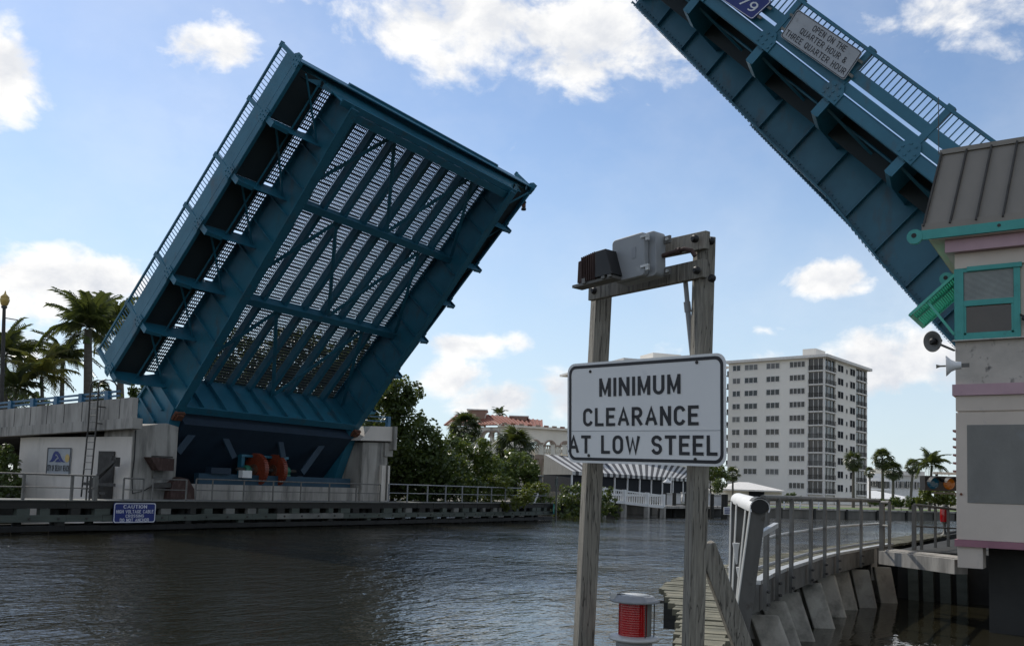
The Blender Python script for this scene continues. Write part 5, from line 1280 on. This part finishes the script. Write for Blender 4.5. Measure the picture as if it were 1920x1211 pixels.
m.obox(rc+rb*L_/2-f2d*.0+V(0, 0, zA+.12), rb*L_/2, f2d*.45, V(0, 0, .13)); m.build('parapet_coping', rest_wall, rs)
for i in range(26): c = rc+rb*(L_*.02+L_*.036*i)+V(0, 0, zA+.3); MB().obox(c, rb*.30, f2d*.5, V(0, 0, .09)).build('coping_tile', tile if i % 2 else rest_brown, rs)
# hip roof with rows of tiles
def tiled(p0, p1, q1, q0, rows, name='roof'):
    """sloping quad p0-p1 (eave) to q0-q1 (ridge) laid with raised tile courses"""
    n = unit(np.cross(p1-p0, q0-p0)); n = n if n[2] > 0 else -n
    base = MB().prism([p0, p1, q1, q0], n*.08).build(name, tile, rs)
    k = int(np.linalg.norm(p1-p0)/.42); m = MB()
    for i in range(k+1):
        a, b = p0+(p1-p0)*i/k, q0+(q1-q0)*i/k; m.bar(a+n*.11, b+n*.11, .18, .11, p1-p0)
    m.build('tile_course', tile, base, kind='stuff'); return base
e0 = rhit(933, 804.5, rb); eL = rc+ra*tt(846, ra)+V(0, 0, zA); e0 = rc-f2d*.5+V(0, 0, zA+.05); eL[2] = zA+.05
apx = spot(905, 778, D=RD+7)
eR = rc+rb*tt(1015)+V(0, 0, zA+.1); rr_ = spot(1000, 799, D=RD+12)
rg = spot(962, 785, D=RD+11)
tiled(eL, e0, apx, apx-ra*-2.5 if 0 else apx+ra*3.0, 8)
tiled(e0, eR, rg+rb*4, apx, 8)
MB().tube([e0, apx], .16, 8).build('hip_cap', rest_wall, rs)
tiled(eL+ra*1, eL, apx+ra*3, apx+ra*3.4, 5)
for (x0, x1, y0, y1, D, nm) in ((878, 912, 768, 796, RD+4.0, 'chimney'), (957, 989, 780, 800, RD+8.5, 'chimney')):
    c_ = plate(x0+2, x1-2, y0+6, y1, D, 2.6).build(nm, rest_wall, rs)
    a, b = spot(x0, y0+1, D=D), spot(x1, y0+1, D=D); r_ = unit(V(*(b-a)[:2], 0)); w_ = np.linalg.norm((b-a)[:2]); ctr = V(*((a+b)/2)[:2], a[2])+f2d*1.3
    lo = [(ctr+r_*sx_*(w_/2-.25)+f2d*sy*1.35-V(0, 0, .95)) for sx_, sy in ((-1, -1), (1, -1), (1, 1), (-1, 1))]; hi = [(ctr+r_*sx_*w_/2+f2d*sy*1.7) for sx_, sy in ((-1, -1), (1, -1), (1, 1), (-1, 1))]
    MB().add(lo+hi, [(0, 1, 5, 4), (1, 2, 6, 5), (2, 3, 7, 6), (3, 0, 4, 7), (4, 5, 6, 7), (3, 2, 1, 0)]).build('chimney_cornice', rest_pink, c_)
    MB().obox(ctr+V(0, 0, .06), r_*(w_/2+.15), f2d*1.85, V(0, 0, .06)).build('chimney_cap', apt_trim, c_)
    for u in (-.5, .5): MB().obox(ctr+r_*w_*u*.9-f2d*1.36-V(0, 0, 1.6), r_*.10, f2d*.06, V(0, 0, .7)).build('chimney_pilaster', rest_pink, c_)
lettering('TALIE', sign_black, spot(908, 850, D=RD-1.5), V(IR[0], IR[1], 0), V(0, 0, 1), .8, .30, rs)
# terrace with balustrade
TD = 93.0
tz = float(spot(1030, 852, D=TD)[2])
plate(1003, 1135, 852, 860, TD, 9).build('terrace_slab', rest_brown, rs)
for px in (1014, 1036, 1058, 1082, 1108): plate(px-4, px+4, 831, 852, TD, .6).build('baluster_pier', rest_wall, rs); 
for px in (1014, 1036, 1058, 1082, 1108): plate(px-5, px+5, 829.5, 832, TD-.1, .8).build('pier_cap', rest_brown, rs)
plate(1003, 1135, 833, 835.5, TD+.1, .35).build('balustrade_rail', rest_brown, rs)
for k in range(28):
    px = 1005+k*4.2; c = spot(px, 851, D=TD+.25); h_ = float(spot(px, 836, D=TD+.25)[2]-c[2])
    MB().lathe([(.08, 0), (.10, h_*.15), (.15, h_*.38), (.08, h_*.7), (.10, h_)], c, n=8).build('baluster', rest_wall, rs)
plate(1005, 1130, 860, 925, TD+1.5, 6).build('ground_wall', rest_wall, rs)
for px in (1012,): plate(px-3.5, px+3.5, 860, 925, TD-.4, .8).build('porch_column', rest_brown, rs)
# striped awning over the waterside dining deck
aw = thing('striped_awning', 'black and white striped awning over dark dining screens', 'awning', (*spot(1150, 930, D=90)[:2], LAND))
f0, f1 = spot(1073, 883, D=81), spot(1300, 899, D=104); f1[2] = f0[2]
g0, g1 = spot(1020, 858, D=90), spot(1330, 889, D=118); g0[2] = f0[2]+1.75; g1[2] = g0[2]-.1
nS = 46
for i in range(nS):
    a, b = f0+(f1-f0)*i/nS, f0+(f1-f0)*(i+1)/nS; c, d = g0+(g1-g0)*(i+1)/nS, g0+(g1-g0)*i/nS; m_ = awn_w if i % 2 == 0 else awn_k
    s_ = MB(); s_.prism([a, b, c, d], V(0, 0, -.04)); s_.prism([a-V(0, 0, .32), b-V(0, 0, .32), b, a], V(.02, .02, 0)); s_.build('awning_stripe', m_, aw)
MB().prism([f0-V(0, 0, .3), f0, g0, g0-V(0, 0, 2.0)], V(.03, .03, 0)).build('awning_gable', panel_grey, aw)
zfl = 2.05
for i in range(10):
    a, b = f0+(f1-f0)*i/10, f0+(f1-f0)*(i+1)/10; off = f2d*.5
    s_ = MB().prism([V(*a[:2], zfl)+off, V(*b[:2], zfl)+off, V(*b[:2], f0[2]-.25)+off, V(*a[:2], f0[2]-.25)+off], f2d*.06); s_.build('screen_panel', curtain, aw)
    if i % 1 == 0: MB().bar(V(*a[:2], zfl-.2)+f2d*.35, V(*a[:2], f0[2]-.1)+f2d*.35, .12, .12).build('awning_post', white_paint, aw)
gm = MB().prism([V(*f0[:2], zfl)+f2d*.5, V(*g0[:2], zfl), V(*g0[:2], f0[2]-.1), V(*f0[:2], f0[2]-.1)+f2d*.5], V(.05, .05, 0)).build('screen_panel', curtain, aw)
MB().bar(V(*f0[:2], zfl-.12)-f2d*.1, V(*f1[:2], zfl-.12)-f2d*.1, .5, .22).build('deck_edge', white_paint, aw)
MB().obox((f0+f1+g0+g1)/4*V(1, 1, 0)+V(0, 0, 1.5), unit(f1-f0)*np.linalg.norm(f1-f0)/2, unit(g0-f0)*V(1, 1, 0)*4, V(0, 0, .25)).build('deck_floor', conc, aw)
t = thing('dome_lamp', 'white dome lamp hanging before the dark dining screens', 'lamp', spot(1249, 906, D=92)); c = spot(1251, 905, D=92)
MB().lathe([(.05, .5), (.08, .38), (.42, .1), (.44, 0), (.2, -.05)], c, n=14).build('lamp_shade', white_paint, t)
MB().bar(c+V(0, 0, .4), c+V(0, 0, 1.0), .04, .04).build('lamp_stem', galv, t); MB().bar(c+V(.5, -.2, 1.0), c+V(.5, -.2, -2.3), .08, .08).build('lamp_pole', white_paint, t)
# white railed boardwalk on piles
bw = thing('boardwalk', 'white railed boardwalk ramp on piles below the striped awning', 'boardwalk', (*spot(1190, 960, D=84)[:2], 0))
ramp = [spot(px, py, D=d_) for px, py, d_ in ((1100, 932, 80), (1131, 937, 80), (1170, 942, 81), (1213, 947, 82), (1243, 950, 83))]
for a, b in zip(ramp[:-1], ramp[1:]):
    MB().bar(a, b, .25, .28, (0, 0, 1)).build('deck_beam', white_paint, bw); MB().bar(a+V(0, 0, 1.02), b+V(0, 0, 1.02), .10, .14).build('hand_rail', white_paint, bw)
    k = int(np.linalg.norm(b-a)/.24)
    for i in range(k): p = a+(b-a)*(i+.5)/k; MB().box(p[0]-.035, p[0]+.035, p[1]-.035, p[1]+.035, p[2]+.1, p[2]+.98).build('baluster', white_paint, bw)
for p in ramp:
    MB().box(p[0]-.16, p[0]+.16, p[1]-.16, p[1]+.16, p[2], p[2]+1.15).build('rail_post', white_paint, bw); MB().box(p[0]-.2, p[0]+.2, p[1]-.2, p[1]+.2, -1, p[2]-.1).build('deck_pile', conc, bw)
MB().obox((ramp[0]+ramp[-1])/2+f2d*1.6-V(0, 0, .1), (ramp[-1]-ramp[0])/2, f2d*1.4, V(0, 0, .08)).build('deck_floor', conc, bw)
dk = thing('dock', 'small dock with dark piles and white boxes behind the right sign post', 'dock', (*spot(1310, 965, D=92)[:2], 0))
dp = [spot(px, 950, D=d_) for px, d_ in ((1245, 84), (1290, 88), (1330, 91), (1366, 94))]
for a, b in zip(dp[:-1], dp[1:]): MB().obox(V(*((a+b)/2)[:2], .95)+f2d*1.5, (b-a)/2*V(1, 1, 0), f2d*1.6, V(0, 0, .12)).build('deck_floor', conc, dk)
MB().obox(V(*((dp[0]+dp[-1])/2)[:2], -.2)+f2d*3.4, (dp[-1]-dp[0])/2*V(1, 1, 0), f2d*.2, V(0, 0, 1.1)).build('back_wall', conc_dark, dk)
for px in (1246, 1264, 1287, 1335, 1356, 1361): p = spot(px, 950, D=88); MB().tube([V(*p[:2], -1), V(*p[:2], 2.3)], .2, 8).build('mooring_pile', wood_dark, dk)
for (x0, x1, y0, y1, lab) in ((1249, 1264, 925, 948, 'white box at the boardwalk end of the small dock'), (1268, 1276, 926, 944, 'narrow white box between two dark piles left of the right sign post'), (1280, 1288, 924, 940, 'short white box touching the left edge of the right sign post'),
        (1328, 1335, 926, 948, 'narrow white box just right of the right sign post'), (1337, 1357, 928, 948, 'wide white box beside the notice at the dock end')):
    b_ = thing('dock_box', lab, 'dock box', spot((x0+x1)/2, y1, D=89), 'white boxes on the dock')
    plate(x0, x1, y0, y1, 89, .8).build('box_body', white_paint, b_); plate(x0-.5, x1+.5, y0-1.5, y0, 88.9, 1).build('box_lid', alu, b_)
wsg = thing('dock_notice', 'small white notice board with blue lines at the dock end', 'notice', spot(1364, 962, D=86))
plate(1357, 1372, 950, 964, 86, .08).build('notice_board', sign_white, wsg)
for k in range(4): plate(1358.5, 1370.5, 952+k*3, 953.2+k*3, 85.95, .03).build('print_line', sign_blue, wsg)

# ------------------------------------------------------------------ vegetation
def foliage(ells, D, n_per, leaf, mtl, par, name='crown', spread=1.0):
    """leaf blades spread through clumps inside a set of ellipsoids given by bearing, size and distance"""
    vs = []; fs = []
    r_ = V(IR[0], IR[1], 0); r_ = unit(r_); f_ = unit(V(FW[0], FW[1], 0)); u_ = V(0, 0, 1)
    for e in ells:
        px, py, a, b = e[:4]; dd = e[4] if len(e) > 4 else rng.uniform(-1.2, 1.2)
        c = spot(px, py, D=D+dd); ra, rb = a*D/FPX, b*D/FPX
        ncl = max(8, int(n_per*2.6*a*b/1600/22))
        for _ in range(ncl):
            d = rng.normal(size=3); d /= np.linalg.norm(d); q = rng.uniform(.35, 1.0)**.6
            cc = c+r_*d[0]*ra*q+u_*d[2]*rb*q+f_*d[1]*ra*.9*q*spread
            cr = rng.uniform(.16, .34)*min(ra, rb)+.12
            m = int(rng.uniform(16, 30))
            p = rng.normal(size=(m, 3)); p = p/np.linalg.norm(p, axis=1)[:, None]*cr*rng.uniform(.4, 1.05, (m, 1))+cc
            nr = (p-cc)/cr*.6+rng.normal(size=(m, 3))*.55+V(0, 0, .5); nr /= np.linalg.norm(nr, axis=1)[:, None]
            t = np.cross(nr, rng.normal(size=(m, 3))); t /= np.linalg.norm(t, axis=1)[:, None]; w = np.cross(nr, t)
            L = leaf*rng.uniform(.7, 1.3, (m, 1)); o = len(vs)
            q4 = np.stack([p-t*L*.5, p+w*L*.26, p+t*L*.5, p-w*L*.26], 1).reshape(-1, 3)
            vs.extend(q4.tolist()); fs.extend([(o+4*i, o+4*i+1, o+4*i+2, o+4*i+3) for i in range(m)])
    mb = MB(); mb.v = vs; mb.f = fs; mb.sm = [False]*len(fs)
    return mb.build(name, mtl, par, kind=None)
def tree(name, label, ells, D, base_px, mtl, n_per=420, leaf=.34, group=None, cat='tree', trunk=.16, zb=LAND):
    b = spot(base_px, 930, D=D); b[2] = zb
    t = thing(name, label, cat, b, group); foliage(ells, D, n_per, leaf, mtl, t)
    m = MB(); top = spot(ells[0][0], ells[0][1], D=D)
    m.tube([b, b+(top-b)*.5+V(.2, .1, 0), top], trunk, 7, trunk*.35)
    for e in ells:
        q = spot(e[0], e[1], D=D+(e[4] if len(e) > 4 else 0)); s_ = b+(top-b)*rng.uniform(.3, .6); m.tube([s_, (s_+q)/2+V(0, 0, -.15), q], trunk*.5, 6, trunk*.12)
    m.build('trunk', bark_d, t, kind=None); return t
FROND = {}
def frond_mesh(kind, mtl):
    """feather frond along +X (unit length), a few shapes"""
    key = (kind, mtl.name)
    if key in FROND: return FROND[key]
    out = []
    for var in range(3):
        mb = MB(); n = 26; droop = (.55, .75, .35)[var]; rz = lambda x: .22*x-droop*x*x*x*.9-droop*.25*x*x
        pts = [V(x, 0, rz(x)) for x in np.linspace(0, 1, 9)]
        mb.tube(pts, .014, 4, .004)
        for i in range(n):
            x = .14+.86*i/n; base = V(x, 0, rz(x)); L = (.34*math.sin(min(1, .25+x*1.05)*math.pi*.86)+.05)*random.uniform(.85, 1.1)
            for sd in (-1, 1):
                hang = random.uniform(.35, .8); tip = base+V(L*.45, sd*L*.75, -L*hang); mid = base+V(L*.3, sd*L*.45, -L*hang*.25); w = V(.018, 0, 0.006)
                mb.add([base-w, base+w, mid+w*1.1, mid-w*1.1, tip], [(0, 1, 2, 3), (3, 2, 4)])
        me = bpy.data.meshes.new('frond'); me.from_pydata([tuple(p) for p in mb.v], [], mb.f); me.materials.append(mtl); out.append(me)
    FROND[key] = out; return out
def fan_mesh(mtl):
    key = ('fan', mtl.name)
    if key in FROND: return FROND[key]
    out = []
    for var in range(3):
        mb = MB(); n = 17; c = V(.55, 0, .02); mb.tube([V(0, 0, 0), V(.3, 0, .04), c], .012, 4)
        for i in range(n):
            a = math.radians(-115+230*i/(n-1))*random.uniform(.97, 1.03); d = V(math.cos(a), math.sin(a), 0); p = V(-d[1], d[0], 0)
            L = random.uniform(.40, .5)*(1 if abs(a) < 1.5 else .8); dz = -.10-.14*abs(math.sin(a))-.05*var; w = .034
            q = c+d*L*.55+V(0, 0, .02); tip = c+d*L+V(0, 0, dz)
            mb.add([c-p*.006, c+p*.006, q+p*w, q-p*w, tip], [(0, 1, 2, 3), (3, 2, 4)])
        me = bpy.data.meshes.new('fan_leaf'); me.from_pydata([tuple(p) for p in mb.v], [], mb.f); me.materials.append(mtl); out.append(me)
    FROND[key] = out; return out
def palm(kind, label, px, py, rpx, D, mtl=None, group=None, base_px=None, n=None, trunk=.14, zb=LAND, lean=0):
    mtl = mtl or palm_l
    c = spot(px, py, D=D); R = rpx*D/FPX; b = spot(base_px if base_px else px, 930, D=D); b[2] = zb
    t = thing('fan_palm' if kind == 'fan' else 'feather_palm', label, 'palm', b, group)
    H = c-b; m = MB(); m.tube([b, b+H*.3+V(lean*.4, 0, 0), b+H*.7+V(lean*.5, 0, 0), c], trunk*1.25, 8, trunk*.8); m.build('trunk', bark, t)
    meshes = fan_mesh(mtl) if kind == 'fan' else frond_mesh(kind, mtl)
    n = n or (36 if kind == 'fan' else 20)
    for i in range(n):
        az = 2.399*i+random.uniform(-.25, .25); q = (i+.5)/n
        el = math.radians(82-150*q) if kind == 'fan' else math.radians(80-105*q)
        el += random.uniform(-.15, .15)
        ob = bpy.data.objects.new('fan_leaf' if kind == 'fan' else 'frond', random.choice(meshes))
        link(ob, c+V(0, 0, R*.05), t); ob.rotation_euler = (random.uniform(-.3, .3), -el, az); ob.scale = (R*random.uniform(.88, 1.1),)*3
    if kind != 'fan': MB().tube([c-V(0, 0, R*.32), c], trunk*.95, 8, trunk*.5).build('crownshaft', leaf_b, t)
    return t

# behind the far leaf, across the approach road
G = 'trees behind the raised far leaf'
tree('broadleaf_tree', 'dark tree seen through the grating at the left of the far leaf', [(440, 690, 60, 70), (400, 720, 50, 60), (480, 740, 60, 60)], 84, 440, leaf_a, 260, .5, G)
tree('broadleaf_tree', 'dark tree seen through the grating near the middle of the far leaf', [(560, 680, 70, 62), (520, 730, 60, 60), (600, 740, 60, 60)], 88, 560, leaf_a, 260, .5, G)
tree('broadleaf_tree', 'dark tree seen through the grating at the right of the far leaf', [(665, 690, 70, 62), (640, 740, 60, 60), (710, 760, 40, 60)], 82, 665, leaf_a, 260, .5, G)
# right of the far leaf, along the bank
tree('broadleaf_tree', 'tall dark tree rising behind the right pier column', [(742, 742, 30, 38), (775, 738, 24, 20), (715, 780, 38, 48), (765, 785, 32, 34), (740, 830, 50, 46), (722, 728, 22, 30), (715, 870, 50, 50), (770, 900, 60, 40)], 62, 735, leaf_a, 620, .30)
tree('broadleaf_tree', 'wide dark bush above the railing right of the pier', [(800, 830, 38, 40), (770, 865, 55, 45), (830, 880, 48, 38), (745, 890, 45, 38), (810, 915, 60, 30), (860, 915, 50, 28)], 60, 790, leaf_a, 620, .30)
tree('broadleaf_tree', 'mid green bush in front of the restaurant wing', [(862, 838, 34, 26), (880, 868, 46, 36), (915, 880, 34, 34), (902, 845, 22, 22), (850, 900, 50, 26), (905, 915, 50, 26)], 64, 880, leaf_b, 560, .28)
tree('broadleaf_tree', 'bright green bush below the fan palm at the terrace', [(968, 872, 42, 26), (940, 890, 36, 26), (996, 886, 24, 22), (975, 905, 44, 24), (930, 920, 50, 22), (1000, 930, 36, 20)], 67, 965, leaf_b, 620, .28)
tree('shrub', 'low yellow green shrub leaning over the curved fender railing', [(975, 930, 26, 18), (935, 903, 34, 14), (1008, 915, 30, 12), (960, 945, 24, 10)], 61, 965, leaf_c, 620, .26, cat='shrub', trunk=.05)
tree('shrub', 'dark green shrub at the water edge left of the left sign post', [(1075, 928, 30, 22), (1060, 955, 26, 26), (1095, 950, 20, 26)], 74, 1075, leaf_a, 620, .3, cat='shrub', trunk=.06, zb=.6)
tree('shrub', 'dark shrub at the water edge behind the left sign post', [(1135, 930, 22, 16), (1125, 952, 26, 22), (1152, 958, 18, 10)], 76, 1125, leaf_a, 620, .3, cat='shrub', trunk=.06, zb=.6)
palm('fan', 'fan palm before the red roofed restaurant wing', 872, 806, 40, 70, n=46)
palm('fan', 'fan palm in front of the restaurant arcade', 964, 846, 50, 72, n=52)
palm('feather', 'palm top showing above the restaurant roof', 937, 776, 18, 128, n=14)
# palms at the left
palm('royal', 'tall royal palm left of the far leaf', 165, 618, 84, 62, n=22, trunk=.30, base_px=165)
palm('royal', 'palm crown half hidden behind the left edge of the far leaf', 222, 606, 66, 70, n=18, trunk=.25, base_px=232)
palm('royal', 'dark palm at the left frame edge beside the street lamp', 8, 672, 74, 60, n=18, trunk=.2)
palm('areca', 'yellowing palm behind the approach railing', 78, 705, 62, 58, palm_y, n=18, trunk=.13, base_px=84)
palm('areca', 'short green palm between the yellowing palm and the royal palm', 118, 676, 58, 63, n=18, trunk=.16, base_px=110)
palm('areca', 'low dark palm behind the railing at far left', 28, 728, 56, 57, n=16, trunk=.12)
palm('fan', 'small fan palm behind the railing near the ladder', 186, 738, 30, 64, n=22, trunk=.1)
tree('broadleaf_tree', 'leafy bush in the gap between the parapet and the far leaf', [(262, 735, 22, 34), (280, 745, 22, 30), (250, 770, 30, 30)], 66, 262, leaf_b, 620, .3)
tree('shrub', 'dark shrub under the approach beside the pale pier wall', [(8, 870, 26, 34), (0, 910, 40, 30), (30, 915, 14, 26)], 44, 6, leaf_a, 620, .2, cat='shrub', trunk=.05)
tree('broadleaf_tree', 'dark trees behind the left palms at the frame edge', [(-20, 740, 60, 40), (50, 760, 50, 26)], 72, 0, leaf_a, 420, .4)
# far shore at right
GP = 'fan palms on the far lawn'
palm('fan', 'fan palm standing before the right face of the apartment block', 1600, 866, 22, 132, group=GP, n=40, trunk=.2)
palm('fan', 'tallest fan palm right of the apartment block', 1655, 862, 24, 126, group=GP, n=40, trunk=.2)
palm('fan', 'shorter fan palm close right of the tallest one', 1675, 884, 22, 124, group=GP, n=40, trunk=.18, base_px=1674)
palm('fan', 'fan palm standing alone left of the traffic signal', 1712, 876, 18, 122, group=GP, n=36, trunk=.16, base_px=1706)
palm('fan', 'small fan palm touching the apartment block edge', 1631, 886, 12, 150, group=GP, n=30, trunk=.16)
palm('coconut', 'coconut palm above the traffic signal', 1747, 872, 34, 112, n=18, trunk=.16, base_px=1742)
palm('fan', 'small dark fan palm at the apartment foot right of the sign', 1374, 890, 17, 134, n=30, trunk=.15)
tree('broadleaf_tree', 'dark tree between the awning and the apartment block', [(1330, 885, 28, 18), (1352, 893, 18, 16), (1305, 882, 20, 14)], 128, 1335, leaf_a, 900, .45)
tree('broadleaf_tree', 'dark trees showing under the sign behind the awning roof', [(1240, 880, 20, 12), (1270, 884, 22, 12)], 125, 1255, leaf_a, 900, .45)
tree('shrub', 'dark rounded hedge at the foot of the apartment block', [(1490, 932, 22, 8), (1475, 936, 12, 6)], 130, 1488, leaf_a, 1800, .4, cat='shrub', trunk=.05)
tree('shrub', 'long dark hedge in front of the white bungalow', [(1690, 940, 26, 9), (1650, 942, 20, 6), (1725, 944, 20, 9)], 116, 1690, leaf_a, 1800, .4, cat='shrub', trunk=.05)
tree('broadleaf_tree', 'pale green tree behind the traffic signal', [(1752, 924, 30, 16), (1775, 935, 20, 14), (1735, 934, 18, 12)], 110, 1755, leaf_c, 1500, .4)
tree('shrub', 'potted white flowering shrub on the dock behind the white guard', [(1346, 912, 12, 13)], 91, 1346, leaf_a, 3500, .2, cat='shrub', trunk=.04)
# street lamp on the approach
sl_ = thing('street_lamp', 'street lamp with amber acorn globe at the left frame edge', 'street lamp', spot(8, 760, D=50))
c = spot(8, 574, D=50); b = spot(2, 770, D=50); 
MB().tube([b, c], .13, 10, .085).build('lamp_pole', galv_dark, sl_)
MB().lathe([(.10, 0), (.17, .06), (.24, .28), (.25, .38), (.20, .46)], c, n=16).build('lamp_globe', brass, sl_)
MB().lathe([(.22, .46), (.23, .50), (.14, .60), (.06, .68), (.03, .80), (.01, .86)], c, n=16).build('lamp_finial', brass, sl_)
MB().lathe([(.13, -.12), (.16, -.02), (.11, .02)], c, n=14).build('lamp_collar', galv_dark, sl_)
a = spot(9, 596, D=50); MB().tube([a, spot(33, 600, D=50)], .03, 6).build('banner_arm', galv_dark, sl_)
